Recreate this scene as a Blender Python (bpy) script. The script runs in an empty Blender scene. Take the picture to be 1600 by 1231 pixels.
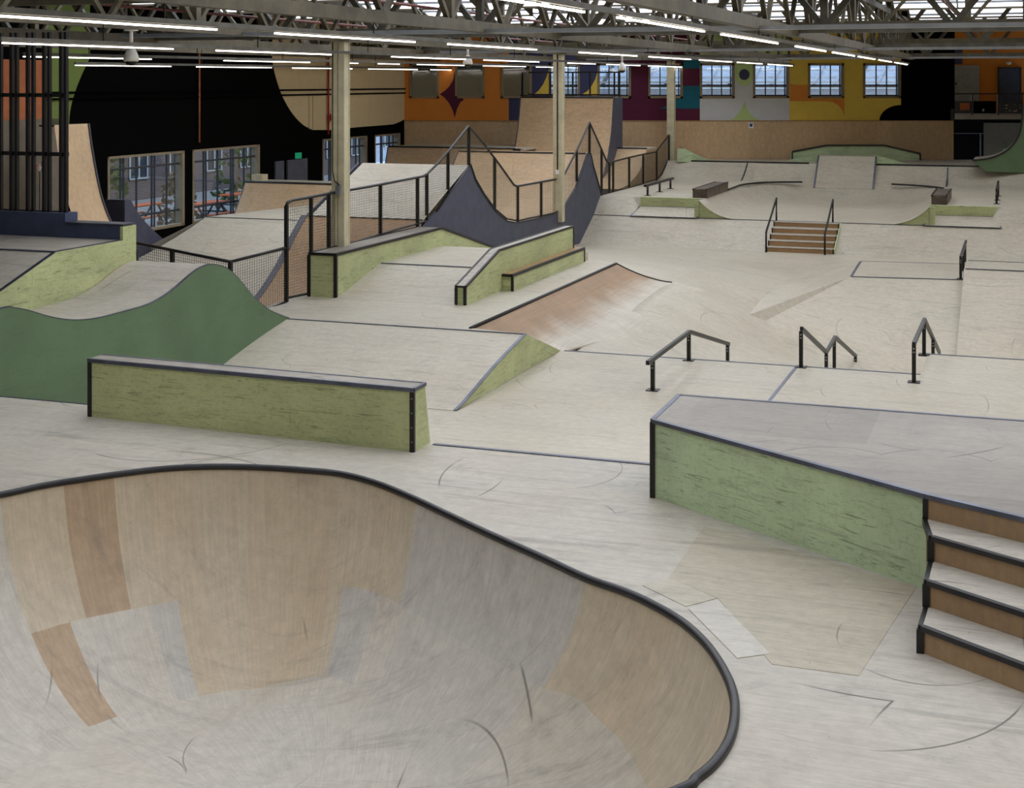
import bpy, math, random
import numpy as np
from mathutils import Vector, geometry
random.seed(7)
C = bpy.context.scene.collection
# ------------------------------------------------------------------ camera model
F, HX, HY, CH = 2227.0, 800.0, 128.0, 3.6          # focal length (px), principal point, camera height
TH = math.atan2(800.0, F)                           # the building is turned by this angle
CT, SN = math.cos(TH), math.sin(TH)

def to_world(p):                                    # building (s, t, z) -> world
    s, t, z = p
    return Vector((s*CT + t*SN, -s*SN + t*CT, z))
def to_st(X, Y, z): return (X*CT - Y*SN, X*SN + Y*CT, z)
def at_z(px, py, z):                                # where the sight line meets the level z
    k = (CH - z)/(py - HY)
    return to_st((px-HX)*k, F*k, z)
def at_t(px, py, t):
    k = t/((px-HX)*SN + F*CT)
    return to_st((px-HX)*k, F*k, CH - (py-HY)*k)
def at_s(px, py, s):
    k = s/((px-HX)*CT - F*SN)
    return to_st((px-HX)*k, F*k, CH - (py-HY)*k)
def at_Y(px, py, Y):
    k = Y/F
    return to_st((px-HX)*k, Y, CH - (py-HY)*k)

# ------------------------------------------------------------------ materials
def lin(c): return tuple(((v/255.0)/12.92 if v/255.0 <= 0.04045 else ((v/255.0+0.055)/1.055)**2.4) for v in c) + (1.0,)
MATS = {}
class NT:
    def __init__(self, name):
        m = bpy.data.materials.new(name); m.use_nodes = True
        self.m = m; self.t = m.node_tree; self.n = self.t.nodes; self.n.clear()
        self.out = self.n.new('ShaderNodeOutputMaterial')
    def new(self, typ, **kw):
        nd = self.n.new(typ)
        for k, v in kw.items():
            if k in nd.inputs: nd.inputs[k].default_value = v
            else: setattr(nd, k, v)
        return nd
    def link(self, a, b): self.t.links.new(a, b)
    def math(self, op, a, b=None, clamp=False):
        nd = self.n.new('ShaderNodeMath'); nd.operation = op; nd.use_clamp = clamp
        for i, v in enumerate((a, b)):
            if v is None: continue
            if isinstance(v, (int, float)): nd.inputs[i].default_value = v
            else: self.link(v, nd.inputs[i])
        return nd.outputs[0]
    def noise(self, vec, scale, detail=3.0, rough=0.55, dist=0.0):
        nd = self.n.new('ShaderNodeTexNoise'); nd.inputs['Scale'].default_value = scale
        nd.inputs['Detail'].default_value = detail; nd.inputs['Roughness'].default_value = rough
        nd.inputs['Distortion'].default_value = dist
        self.link(vec, nd.inputs['Vector']); return nd.outputs['Fac']
    def ramp(self, fac, lo, hi, a=0.0, b=1.0):
        nd = self.n.new('ShaderNodeMapRange'); nd.interpolation_type = 'SMOOTHSTEP'
        nd.inputs['From Min'].default_value = lo; nd.inputs['From Max'].default_value = hi
        nd.inputs['To Min'].default_value = a; nd.inputs['To Max'].default_value = b
        self.link(fac, nd.inputs['Value']); return nd.outputs['Result']
    def mix(self, fac, a, b, mode='MIX'):
        nd = self.n.new('ShaderNodeMix'); nd.data_type = 'RGBA'; nd.blend_type = mode
        for k, v in ((0, fac), (6, a), (7, b)):
            if isinstance(v, (int, float, tuple)): nd.inputs[k].default_value = v
            else: self.link(v, nd.inputs[k])
        return nd.outputs[2]
    def mapping(self, vec, scale=(1,1,1), rot=(0,0,0), loc=(0,0,0)):
        nd = self.n.new('ShaderNodeMapping'); nd.inputs['Scale'].default_value = scale
        nd.inputs['Rotation'].default_value = rot; nd.inputs['Location'].default_value = loc
        self.link(vec, nd.inputs['Vector']); return nd.outputs['Vector']
    def coord(self, which='Object'):
        nd = self.n.new('ShaderNodeTexCoord'); return nd.outputs[which]
    def bsdf(self, col, rough=0.6, metal=0.0, spec=0.35, bump=None, bs=0.1):
        b = self.n.new('ShaderNodeBsdfPrincipled')
        for k, v in (('Base Color', col), ('Roughness', rough)):
            if isinstance(v, (int, float, tuple)): b.inputs[k].default_value = v
            else: self.link(v, b.inputs[k])
        b.inputs['Metallic'].default_value = metal
        b.inputs['Specular IOR Level'].default_value = spec
        if bump is not None:
            bn = self.n.new('ShaderNodeBump'); bn.inputs['Strength'].default_value = bs; bn.inputs['Distance'].default_value = 0.02
            self.link(bump, bn.inputs['Height']); self.link(bn.outputs[0], b.inputs['Normal'])
        self.link(b.outputs[0], self.out.inputs[0]); return b

def ply(name, rgb, rgb2, sheet=(2.44, 1.22), var=0.10, scuff=0.5, brown=0.25, rot=0.0, uv=False, rough=0.5, streak=1.0, toprow=0.0):
    """worn skate plywood: sheets of slightly different tone, grain, dirt clouds and curved wheel scuffs"""
    n = NT(name)
    co = n.coord('UV' if uv else 'Object')
    v = n.mapping(co, rot=(0,0,rot))
    w = n.coord('Object')
    snap = n.new('ShaderNodeVectorMath', operation='SNAP'); n.link(v, snap.inputs[0]); snap.inputs[1].default_value = (sheet[0], sheet[1], 500.0)
    wn = n.new('ShaderNodeTexWhiteNoise', noise_dimensions='3D'); n.link(snap.outputs[0], wn.inputs['Vector'])
    tone = n.ramp(wn.outputs['Value'], 0.0, 1.0, 1.0-var, 1.0+var*0.7)
    pick = n.ramp(wn.outputs['Value'], 0.55, 1.0, 0.0, brown)
    cloud = n.noise(w, 0.55, 5.0, 0.6)
    big = n.ramp(cloud, 0.40, 0.66, 0.0, 0.34)
    fac = n.math('ADD', pick, big, clamp=True)
    if toprow:
        sp = n.new('ShaderNodeSeparateXYZ'); n.link(snap.outputs[0], sp.inputs[0])
        row = n.ramp(sp.outputs[1], 0.1, 1.3, toprow, 0.0)
        fac = n.math('ADD', fac, n.math('MULTIPLY', row, n.ramp(n.noise(w, 0.8, 3.0), 0.3, 0.6, 0.35, 1.0)), clamp=True)
    col = n.mix(fac, lin(rgb), lin(rgb2))
    grain = n.noise(n.mapping(v, scale=(16.0, 2.0, 3.0) if uv else (2.0*streak, 26.0, 3.0)), 1.6, 4.0, 0.7)
    g = n.ramp(grain, 0.25, 0.75, 0.90, 1.07)
    fine = n.ramp(n.noise(w, 9.0, 6.0, 0.7), 0.3, 0.72, 0.90, 1.06)
    t = n.math('MULTIPLY', n.math('MULTIPLY', g, fine), tone)
    cc = n.new('ShaderNodeCombineColor')
    for i in range(3): n.link(t, cc.inputs[i])
    col = n.mix(1.0, col, cc.outputs[0], 'MULTIPLY')
    dirty = n.ramp(n.noise(w, 1.7, 6.0, 0.75, 0.6), 0.52, 0.80, 0.0, 0.42*scuff)
    col = n.mix(dirty, col, lin((112, 104, 94)))
    # wheel marks: arcs of circles around scattered centres, broken up by a noise
    for sc, r0, th, off, mk in ((0.42, 0.42, 0.0045, 3.1, 0.56), (0.30, 0.36, 0.0032, 11.7, 0.57), (0.85, 0.46, 0.007, 23.4, 0.60), (0.22, 0.5, 0.0026, 31.0, 0.55)):
        vo = n.new('ShaderNodeTexVoronoi', voronoi_dimensions='2D'); vo.inputs['Scale'].default_value = sc
        n.link(n.mapping(w, loc=(off, off*1.7, 0), scale=(1.0, 0.8, 1.0)), vo.inputs['Vector'])
        line = n.ramp(n.math('ABSOLUTE', n.math('SUBTRACT', vo.outputs['Distance'], r0)), 0.0, th, 1.0, 0.0)
        br = n.ramp(n.noise(n.mapping(w, loc=(-off, off, 1.0)), 0.8, 2.0), mk-0.02, mk+0.08, 0.0, 0.75*scuff)
        col = n.mix(n.math('MULTIPLY', line, br), col, lin((66, 60, 56)))
    # long grey smears of rubber and dust
    for rz, off in ((0.9, 5.0), (-0.6, 17.0)):
        sm = n.noise(n.mapping(w, scale=(0.55, 5.5, 1.0), rot=(0, 0, rz), loc=(off, off, 0)), 1.1, 6.0, 0.72, 0.5)
        col = n.mix(n.ramp(sm, 0.53, 0.74, 0.0, 0.40*scuff), col, lin((118, 111, 102)))
    spots = n.ramp(n.noise(w, 34.0, 2.0, 0.5), 0.735, 0.78, 0.0, 0.5*scuff)
    col = n.mix(spots, col, lin((70, 60, 54)))
    n.bsdf(col, rough, 0.0, 0.3, grain, 0.05)
    return n.m

def worn_quarter(name, rgb, rgb2):
    """brown ply whose foot has been ridden pale; the wear follows the sheet's own run (UV v)"""
    n = NT(name); uv = n.coord('UV'); w = n.coord('Object')
    sep = n.new('ShaderNodeSeparateXYZ'); n.link(uv, sep.inputs[0])
    f = n.math('ADD', sep.outputs[1], n.math('MULTIPLY', n.math('SUBTRACT', n.noise(w, 1.3, 4.0), 0.5), 0.55))
    col = n.mix(n.ramp(f, 0.30, 0.85), lin(rgb), lin(rgb2))
    bands = n.ramp(n.noise(n.mapping(uv, scale=(0.6, 60.0, 1.0)), 1.0, 3.0), 0.3, 0.7, 0.86, 1.06)
    cl = n.ramp(n.noise(w, 2.2, 5.0, 0.7), 0.3, 0.7, 0.88, 1.06)
    t = n.math('MULTIPLY', bands, cl); cc = n.new('ShaderNodeCombineColor')
    for i in range(3): n.link(t, cc.inputs[i])
    n.bsdf(n.mix(1.0, col, cc.outputs[0], 'MULTIPLY'), 0.5, 0.0, 0.3); return n.m

def paint(name, rgb, wear=0.5, rgb_dirt=(84, 84, 62), rough=0.5, along=(1.0, 1.0, 7.0)):
    """painted ply with board-slide scrapes"""
    n = NT(name); w = n.coord('Object')
    base = n.mix(n.ramp(n.noise(w, 1.1, 4.0), 0.35, 0.7), lin(rgb), lin(tuple(c*0.9 for c in rgb)))
    base = n.mix(n.ramp(n.noise(w, 22.0, 6.0, 0.8), 0.48, 0.68, 0.0, 0.42*wear), base, lin(rgb_dirt))
    d = n.ramp(n.noise(n.mapping(w, scale=along), 1.5, 7.0, 0.78, 0.3), 0.50, 0.74, 0.0, 0.85*wear)
    base = n.mix(d, base, lin(rgb_dirt))
    for i, (sc, lo) in enumerate(((2.6, 0.62), (5.5, 0.63), (9.0, 0.64))):
        a = n.noise(n.mapping(w, scale=(along[0]*1.1, along[1]*1.1, along[2]*2.4), loc=(i*4.0+1.3, 2.1, i*3.0), rot=(0.12*(i+1), 0.16*(i*2-1), 0.0)), sc, 3.0, 0.6, 0.8)
        base = n.mix(n.ramp(a, lo, lo+0.045, 0.0, 0.75*wear), base, lin((52, 50, 44)))
    v = n.noise(n.mapping(w, scale=(9.0, 9.0, 0.8), loc=(7.0, 3.0, 1.0)), 2.0, 3.0, 0.6)
    base = n.mix(n.ramp(v, 0.66, 0.72, 0.0, 0.35*wear), base, lin((70, 70, 56)))
    n.bsdf(base, rough, 0.0, 0.35)
    return n.m

def flat(name, rgb, rough=0.6, metal=0.0, var=0.06, spec=0.35, scale=3.0):
    n = NT(name); w = n.coord('Object')
    f = n.ramp(n.noise(w, scale, 5.0, 0.65), 0.3, 0.7, 0.0, 1.0)
    col = n.mix(f, lin(tuple(min(255, c*(1+var)) for c in rgb)), lin(tuple(c*(1-var) for c in rgb)))
    n.bsdf(col, rough, metal, spec); return n.m
def glow(name, rgb, strength):
    n = NT(name); e = n.new('ShaderNodeEmission'); e.inputs['Color'].default_value = lin(rgb); e.inputs['Strength'].default_value = strength
    n.link(e.outputs[0], n.out.inputs[0]); return n.m
def glass(name, tint=(220, 232, 240), refl=0.10):
    n = NT(name)
    tr = n.new('ShaderNodeBsdfTransparent'); tr.inputs[0].default_value = lin(tint)
    gl = n.new('ShaderNodeBsdfGlossy'); gl.inputs['Roughness'].default_value = 0.04
    mx = n.new('ShaderNodeMixShader'); mx.inputs[0].default_value = refl
    n.link(tr.outputs[0], mx.inputs[1]); n.link(gl.outputs[0], mx.inputs[2]); n.link(mx.outputs[0], n.out.inputs[0]); return n.m
def brick(name, a, b, mortar, scale=1.0):
    n = NT(name); w = n.coord('Object')
    bt = n.new('ShaderNodeTexBrick'); bt.inputs['Scale'].default_value = scale
    sep = n.new('ShaderNodeSeparateXYZ'); n.link(w, sep.inputs[0])
    cb = n.new('ShaderNodeCombineXYZ'); n.link(n.math('ADD', sep.outputs[0], sep.outputs[1]), cb.inputs[0]); n.link(sep.outputs[2], cb.inputs[1])
    n.link(cb.outputs[0], bt.inputs['Vector'])
    bt.inputs['Color1'].default_value = lin(a); bt.inputs['Color2'].default_value = lin(b); bt.inputs['Mortar'].default_value = lin(mortar)
    bt.inputs['Brick Width'].default_value = 0.24; bt.inputs['Row Height'].default_value = 0.075; bt.inputs['Mortar Size'].default_value = 0.012
    n.bsdf(bt.outputs['Color'], 0.85); return n.m
def leafy(name, a, b):
    n = NT(name); w = n.coord('Object')
    col = n.mix(n.ramp(n.noise(w, 9.0, 4.0, 0.7), 0.35, 0.65), lin(a), lin(b)); n.bsdf(col, 0.7); return n.m

M = {}
M['deck']   = ply('deck ply', (190, 183, 170), (168, 156, 137), (2.44, 1.22), 0.07, 1.2, 0.25)
M['floor']  = ply('floor ply', (188, 179, 160), (167, 155, 133), (2.44, 1.22), 0.035, 0.8, 0.25, rough=0.45)
M['ramp']   = ply('ramp ply', (192, 184, 166), (172, 159, 138), (2.44, 1.22), 0.04, 0.8, 0.25)
M['bowl']   = ply('bowl ply', (198, 189, 172), (178, 155, 128), (0.9, 0.8), 0.15, 0.9, 0.6, uv=True, rough=0.5, streak=1.0, toprow=0.32)
M['bowlC']  = ply('bowl tan sheet', (200, 186, 162), (184, 162, 134), (0.45, 4.0), 0.05, 0.7, 0.3, uv=True)
M['bowlB']  = ply('bowl brown sheet', (182, 158, 130), (166, 140, 112), (3.0, 4.0), 0.04, 0.7, 0.3, uv=True)
M['bowlG']  = ply('bowl grey sheet', (194, 188, 178), (176, 169, 157), (3.0, 4.0), 0.04, 0.9, 0.3, uv=True)
M['bowlP']  = ply('bowl pale sheet', (202, 195, 182), (186, 174, 154), (2.2, 1.5), 0.05, 0.9, 0.3, uv=True)
M['patch']  = ply('replaced tan sheet', (182, 172, 152), (166, 152, 130), (9.0, 9.0), 0.02, 1.3, 0.3)
M['patchl'] = ply('replaced pale sheet', (196, 190, 178), (180, 170, 152), (9.0, 9.0), 0.02, 0.9, 0.2)
M['brown']  = ply('brown ply', (174, 138, 98), (150, 116, 82), (2.44, 0.3), 0.05, 0.6, 0.3)
M['tan']    = ply('tan ply', (216, 186, 148), (196, 162, 122), (2.44, 1.22), 0.08, 0.4, 0.4)
M['wood']   = ply('riser ply', (166, 138, 104), (140, 112, 82), (2.44, 1.22), 0.05, 0.8, 0.3)
M['worn']   = ply('worn top ply', (158, 150, 138), (110, 102, 94), (1.6, 1.22), 0.2, 1.3, 0.6)
M['lime']   = paint('light green paint', (196, 203, 150), 0.6)
M['mint']   = paint('pale mint paint', (197, 216, 173), 0.55, (96, 104, 76))
M['forest'] = paint('dark green paint', (100, 126, 94), 0.2, (58, 82, 58))
M['slate']  = flat('blue grey paint', (76, 78, 94), 0.55)
M['navy']   = flat('navy paint', (72, 82, 110), 0.5)
M['graphite'] = flat('graphite paint', (64, 62, 72), 0.6)
M['steel']  = flat('dark steel', (50, 49, 50), 0.38, 0.5, 0.12, 0.5)
M['black']  = flat('black steel', (34, 33, 32), 0.4, 0.35, 0.12, 0.5)
M['coping'] = flat('coping steel', (104, 102, 108), 0.32, 0.85, 0.15, 0.5)
M['strip']  = flat('edge strip steel', (92, 96, 110), 0.36, 0.7, 0.12, 0.5)
M['cream']  = flat('cream steel paint', (206, 198, 168), 0.5)
M['truss']  = flat('olive grey steel', (84, 77, 60), 0.55, 0.0, 0.14)
M['trussd'] = flat('grey steel', (86, 83, 74), 0.55, 0.0, 0.14)
M['gal']    = flat('galvanised', (150, 154, 160), 0.4, 0.5)
M['roof']   = flat('roof board', (78, 70, 54), 0.85)
M['wblack'] = flat('black wall paint', (4, 4, 4), 0.85, spec=0.04)
M['wcream'] = flat('cream wall paint', (205, 186, 146), 0.75, var=0.015)
M['wolive'] = flat('olive wall paint', (112, 130, 62), 0.75, var=0.015)
M['wterra'] = flat('terracotta wall', (176, 104, 64), 0.8)
M['wgrey']  = flat('grey beige wall', (122, 112, 96), 0.8)
M['orange'] = flat('orange mural paint', (222, 138, 56), 0.7, var=0.015)
M['yellow'] = flat('yellow mural paint', (232, 200, 88), 0.7, var=0.015)
M['plum']   = flat('plum mural paint', (86, 22, 54), 0.7, var=0.015)
M['teal']   = flat('teal mural paint', (10, 96, 116), 0.7, var=0.015)
M['white']  = flat('white mural paint', (206, 208, 212), 0.7, var=0.015)
M['pgreen'] = flat('pale green mural paint', (188, 212, 142), 0.7, var=0.015)
M['indigo'] = flat('indigo mural paint', (64, 66, 100), 0.7, var=0.015)
M['wframe'] = flat('window frame paint', (142, 128, 104), 0.6)
M['dframe'] = flat('dark window bars', (52, 54, 58), 0.5)
M['glass']  = glass('window glass')
M['glassd'] = glass('dim window glass', (58, 62, 64), 0.10)  # tint darkened in place of the unlit room behind the panes
M['tube']   = glow('lamp tube', (255, 246, 232), 26.0)
M['skyd']   = glow('far skylight sheet', (240, 243, 250), 7.0)
M['skyn']   = glow('near skylight sheet', (240, 245, 255), 9.0)
M['sky']    = glow('daylit skylight sheet', (240, 245, 255), 11.0)
M['camw']   = flat('white plastic', (232, 230, 224), 0.4)
M['camd']   = flat('dark dome', (24, 22, 22), 0.15)
M['door']   = flat('grey door paint', (84, 88, 100), 0.55)
M['exit']   = glow('lit green sign', (60, 210, 150), 0.9)
M['red']    = flat('red paint', (168, 34, 38), 0.5)
M['rust'] = flat('rust red pipe', (98, 46, 40), 0.55)
M['dwood'] = flat('dark worn wood', (92, 80, 70), 0.5, var=0.2)
M['wdark'] = flat('dark olive wall', (58, 54, 42), 0.85)
M['card']   = flat('cardboard', (206, 190, 156), 0.8)
M['conc']   = flat('concrete', (168, 166, 160), 0.85)
M['wire']   = flat('fence wire', (112, 106, 92), 0.5, 0.2)
M['fade']   = worn_quarter('worn brown ply', (158, 128, 96), (192, 183, 166))
M['brick']  = brick('brown brick', (126, 98, 90), (104, 80, 76), (150, 142, 138))
M['pale']   = flat('pale facade', (190, 194, 204), 0.7)
M['roofz']  = flat('zinc roof', (196, 204, 220), 0.6)
M['leafa']  = leafy('leaves', (112, 128, 58), (58, 78, 34))
M['leafb']  = leafy('dry shrub', (150, 120, 92), (92, 84, 60))
M['obench'] = flat('orange bench', (232, 112, 58), 0.6)
M['paver']  = flat('paving', (168, 164, 160), 0.9)
M['sticker'] = flat('blue sign print', (54, 82, 132), 0.5)

# ------------------------------------------------------------------ mesh building in (s, t, z)
ORG = {}
class MB:
    def __init__(self, smooth=False): self.v = []; self.f = []; self.uv = None; self.smooth = smooth
    def poly(self, pts):
        b = len(self.v); self.v += [tuple(p) for p in pts]; self.f.append(tuple(range(b, b+len(pts)))); return self
    def hexa(self, p):                               # 8 points: bottom 4, top 4
        b = len(self.v); self.v += [tuple(q) for q in p]
        for q in ((3,2,1,0),(4,5,6,7),(0,1,5,4),(1,2,6,5),(2,3,7,6),(3,0,4,7)): self.f.append(tuple(b+i for i in q))
        return self
    def box(self, s0, s1, t0, t1, z0, z1):
        return self.hexa([(s0,t0,z0),(s1,t0,z0),(s1,t1,z0),(s0,t1,z0),(s0,t0,z1),(s1,t0,z1),(s1,t1,z1),(s0,t1,z1)])
    def _ext(self, A, B):
        b = len(self.v); n = len(A); self.v += [tuple(p) for p in A] + [tuple(p) for p in B]
        self.f.append(tuple(b+i for i in range(n-1, -1, -1))); self.f.append(tuple(b+n+i for i in range(n)))
        for i in range(n):
            j = (i+1) % n; self.f.append((b+i, b+j, b+n+j, b+n+i))
        return self
    def prism_t(self, prof, s0, s1): return self._ext([(s0,t,z) for t, z in prof], [(s1,t,z) for t, z in prof])
    def prism_s(self, prof, t0, t1): return self._ext([(s,t0,z) for s, z in prof], [(s,t1,z) for s, z in prof])
    def prism_z(self, pl, z0, z1): return self._ext([(s,t,z0) for s, t in pl], [(s,t,z1) for s, t in pl])
    def extrude(self, pts, d): return self._ext(pts, [tuple(p[i]+d[i] for i in range(3)) for p in pts])
    def bar(self, p, q, w, h=None, up=(0,0,1)):
        h = h or w; p, q = Vector(p), Vector(q); d = (q-p).normalized(); u = Vector(up)
        a = d.cross(u)
        if a.length < 1e-4: a = d.cross(Vector((1,0,0)))
        a.normalize(); b = a.cross(d).normalized(); a *= w/2; b *= h/2
        return self.hexa([p-a-b, p+a-b, q+a-b, q-a-b, p-a+b, p+a+b, q+a+b, q-a+b])
    def tube(self, pts, r, n=8, closed=False, cap=True):
        P = [Vector(p) for p in pts]; m = len(P); b = len(self.v)
        for i in range(m):
            if closed: d = P[(i+1) % m]-P[i-1]
            else: d = P[min(i+1, m-1)]-P[max(i-1, 0)]
            d.normalize(); a = d.cross(Vector((0,0,1)))
            if a.length < 1e-3: a = d.cross(Vector((1,0,0)))
            a.normalize(); c = a.cross(d).normalized()
            for k in range(n):
                an = 2*math.pi*(k+0.5)/n; self.v.append(tuple(P[i]+a*(r*math.cos(an))+c*(r*math.sin(an))))
        for i in range(m if closed else m-1):
            j = (i+1) % m
            for k in range(n):
                l = (k+1) % n; self.f.append((b+i*n+k, b+i*n+l, b+j*n+l, b+j*n+k))
        if cap and not closed:
            self.f.append(tuple(b+k for k in range(n))); self.f.append(tuple(b+(m-1)*n+k for k in range(n-1, -1, -1)))
        return self
    def strip(self, pts, w, h, up=(0,0,1)):          # mitred rectangular bar along a polyline
        for a, b in zip(pts[:-1], pts[1:]): self.bar(a, b, w, h, up)
        return self
    def grid(self, rows):
        b = len(self.v); n = len(rows[0])
        for r in rows: self.v += [tuple(p) for p in r]
        for i in range(len(rows)-1):
            for j in range(n-1): self.f.append((b+i*n+j, b+i*n+j+1, b+(i+1)*n+j+1, b+(i+1)*n+j))
        return self
    def lathe(self, c, prof, n=16):
        b = len(self.v)
        for r, z in prof:
            for k in range(n):
                a = 2*math.pi*k/n; self.v.append((c[0]+r*math.cos(a), c[1]+r*math.sin(a), c[2]+z))
        for i in range(len(prof)-1):
            for k in range(n):
                l = (k+1) % n; self.f.append((b+i*n+k, b+i*n+l, b+(i+1)*n+l, b+(i+1)*n+k))
        self.f.append(tuple(b+k for k in range(n-1, -1, -1))); self.f.append(tuple(b+(len(prof)-1)*n+k for k in range(n)))
        return self

def tag(o, label=None, cat=None, group=None, kind=None):
    if label: o['label'] = label
    if cat: o['category'] = cat
    if group: o['group'] = group
    if kind: o['kind'] = kind
    return o
def thing(name, origin, label, cat, group=None, kind=None):
    o = bpy.data.objects.new(name, None); C.objects.link(o); o.empty_display_size = 0.2
    o.location = to_world(origin); o.rotation_euler = (0, 0, -TH); ORG[o.name] = tuple(origin)
    return tag(o, label, cat, group, kind)
def build(name, mb, mat, parent=None, label=None, cat=None, group=None, kind=None, bevel=0.0):
    if parent is not None: org = ORG[parent.name]
    else:
        a = np.array(mb.v); org = tuple((a.min(0)+a.max(0))/2); org = (org[0], org[1], float(a[:, 2].min()))
    me = bpy.data.meshes.new(name)
    me.from_pydata([(p[0]-org[0], p[1]-org[1], p[2]-org[2]) for p in mb.v], [], mb.f)
    if mb.uv is not None:
        ul = me.uv_layers.new(name='UVMap')
        for lp in me.loops: ul.data[lp.index].uv = mb.uv[lp.vertex_index]
    import bmesh
    bm = bmesh.new(); bm.from_mesh(me); bmesh.ops.recalc_face_normals(bm, faces=bm.faces); bm.to_mesh(me); bm.free()
    if mb.smooth:
        for p in me.polygons: p.use_smooth = True
    me.materials.append(M[mat])
    o = bpy.data.objects.new(name, me); C.objects.link(o)
    if parent is not None: o.parent = parent
    else: o.location = to_world(org); o.rotation_euler = (0, 0, -TH)
    ORG[o.name] = org
    if bevel:
        bv = o.modifiers.new('edge', 'BEVEL'); bv.width = bevel; bv.segments = 2; bv.limit_method = 'ANGLE'
    return tag(o, label, cat, group, kind)

def spline(pts, per=8, closed=False):
    P = [np.array(p, float) for p in pts]; n = len(P); out = []
    for i in range(n if closed else n-1):
        g = (lambda k: P[k % n]) if closed else (lambda k: P[min(max(k, 0), n-1)])
        p0, p1, p2, p3 = g(i-1), g(i), g(i+1), g(i+2)
        for j in range(per):
            u = j/per
            out.append(0.5*((2*p1)+(-p0+p2)*u+(2*p0-5*p1+4*p2-p3)*u*u+(-p0+3*p1-3*p2+p3)*u**3))
    if not closed: out.append(P[-1])
    return [tuple(float(c) for c in p) for p in out]

# ================================================================== FLOOR (the park's rolling plywood floor)
PE, PE2, PZ = 22.0, 23.7, -0.75                     # far edges and level of the mid platform
CTRL = [(-7.0,22.0,-.86),(-6.9,25.5,-.82),(-6.72,29.4,-.70),(-9.5,29,-.27),(-11.8,29,-.27),(-11.8,38.7,-1.0),(-9,38.7,-1.0),(-7,38.7,-1.0),
 (-3,38.7,-1.0),(0,38.7,-1.0),(4,38.7,-1.0),(8,38.7,-1.0),(-9.5,34,-.65),(-7,34,-.84),(-5.4,32,-1.1),(-5.2,27,-1.35),(-5.2,24,-1.25),
 (-3.2,25,-1.65),(-3.2,29.5,-2.4),(-1,28.5,-2.25),(3,28.5,-2.25),(8,28.5,-2.25),(-1,25.9,-1.65),(-6,22,-.86),(-4.9,22,-.86),(-3.2,22,-.86),(-1.6,22,-.86),
 (-.5,23.7,-.86),(3,23.7,-.86),(8,23.7,-.86),(-4.93,25,-1.5),(-6.4,23.5,-.88),(-6.35,26,-.83),(-6.3,29,-.76),(-3.2,26.1,-1.62),(-3.6,34,-1.45),(0,35,-1.3),(4,35,-1.3),(8,34,-1.3),(-8,40.5,-1.0),(0,41,-1.0),(8,41,-1.0),(-12,41,-1.0)]
_P = np.array([(a, b) for a, b, _ in CTRL]); _Z = np.array([c for _, _, c in CTRL])
def _phi(r): return np.where(r > 1e-9, r*r*np.log(np.maximum(r, 1e-9)), 0.0)
_n = len(_P); _K = _phi(np.linalg.norm(_P[:, None]-_P[None], axis=2)) + 0.02*np.eye(_n)
_A = np.zeros((_n+3, _n+3)); _A[:_n, :_n] = _K; _A[:_n, _n] = 1; _A[:_n, _n+1:] = _P; _A[_n, :_n] = 1; _A[_n+1:, :_n] = _P.T
_W = np.linalg.solve(_A, np.concatenate([_Z, np.zeros(3)]))
def floor_z(s, t):
    r = np.hypot(_P[:, 0]-s, _P[:, 1]-t)
    return float(_phi(r) @ _W[:_n] + _W[_n] + _W[_n+1]*s + _W[_n+2]*t)
def at_floor(px, py):
    lo = 0.004
    for i in range(4000):
        k = lo + i*5e-6
        s, t, z = to_st((px-HX)*k, F*k, CH-(py-HY)*k)
        if t > 22.5 and z <= floor_z(s, t): return (s, t, z)
    return to_st((px-HX)*k, F*k, CH-(py-HY)*k)
fl = MB(True)
ss = np.arange(-12.2, 8.01, 0.25); ts = np.arange(20.4, 41.3, 0.25)
def fz(s, t):
    z = floor_z(s, t)
    if t < 22.4 or (s > -1.8 and t < 24.1): z = min(z, -0.86)
    if t < 28.7 and s < -8.2: z = min(z, -0.6)
    if t < 29.3 and s < -7.15: z = min(z, -1.0)
    return z
fl.grid([[(s, t, fz(s, t)) for s in ss] for t in ts])
flo = build('floor', fl, 'floor', kind='structure')
hf = MB().box(-21.2, -12.15, 13.0, 58, -1.15, -1.05).box(-12.15, 9, 13.1, 21.4, -1.35, -1.25).box(-12.15, 9, 41.0, 58, -1.15, -1.05)
build('hall_floor', hf, 'floor', flo)

# ================================================================== BOWL PLATFORM (foreground)
DE = 13.08                                          # far edge of the bowl deck
bp = thing('bowl_platform', (-4.5, 6.0, -2.0), 'pale plywood platform in the foreground with a sunken steel-rimmed bowl', 'skate bowl')
rim_px = [(0,770),(60,757),(120,747),(190,737),(260,729),(330,726),(400,727),(470,731),(530,737),(585,751),(640,773),(700,801),(760,829),(850,869),(915,899),
          (980,922),(1030,946),(1070,971),(1105,1004),(1130,1041),(1145,1077),(1148,1112),(1140,1150),(1117,1186),(1088,1211),(1055,1232)]
rim = [at_z(x, y, 0.03)[:2] for x, y in rim_px] + [(-2.15,6.45),(-3.3,5.7),(-5.0,5.25),(-7.0,5.5),(-8.5,6.4),(-9.1,7.7),(-8.95,9.1)]
rim = spline(rim, 6, True)
outer = [(-16, -11.9), (8.9, -11.9), (8.9, DE), (-9.5, DE), (-9.5, 13.38), (-16, 13.38)]
tri = geometry.tessellate_polygon([[Vector((a, b, 0)) for a, b in outer], [Vector((a, b, 0)) for a, b in rim]])
dk = MB(); dk.v = [(a, b, 0.0) for a, b in outer] + [(a, b, 0.0) for a, b in rim]; dk.f = [tuple(t) for t in tri]
build('deck', dk, 'deck', bp)
fr = MB(); fr.box(-9.5, 8.9, DE-0.03, DE-0.002, -1.2, -0.004).box(-16, -9.5, 13.35, 13.378, -1.2, -0.004)
build('edge_board', fr, 'wood', bp)
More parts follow.
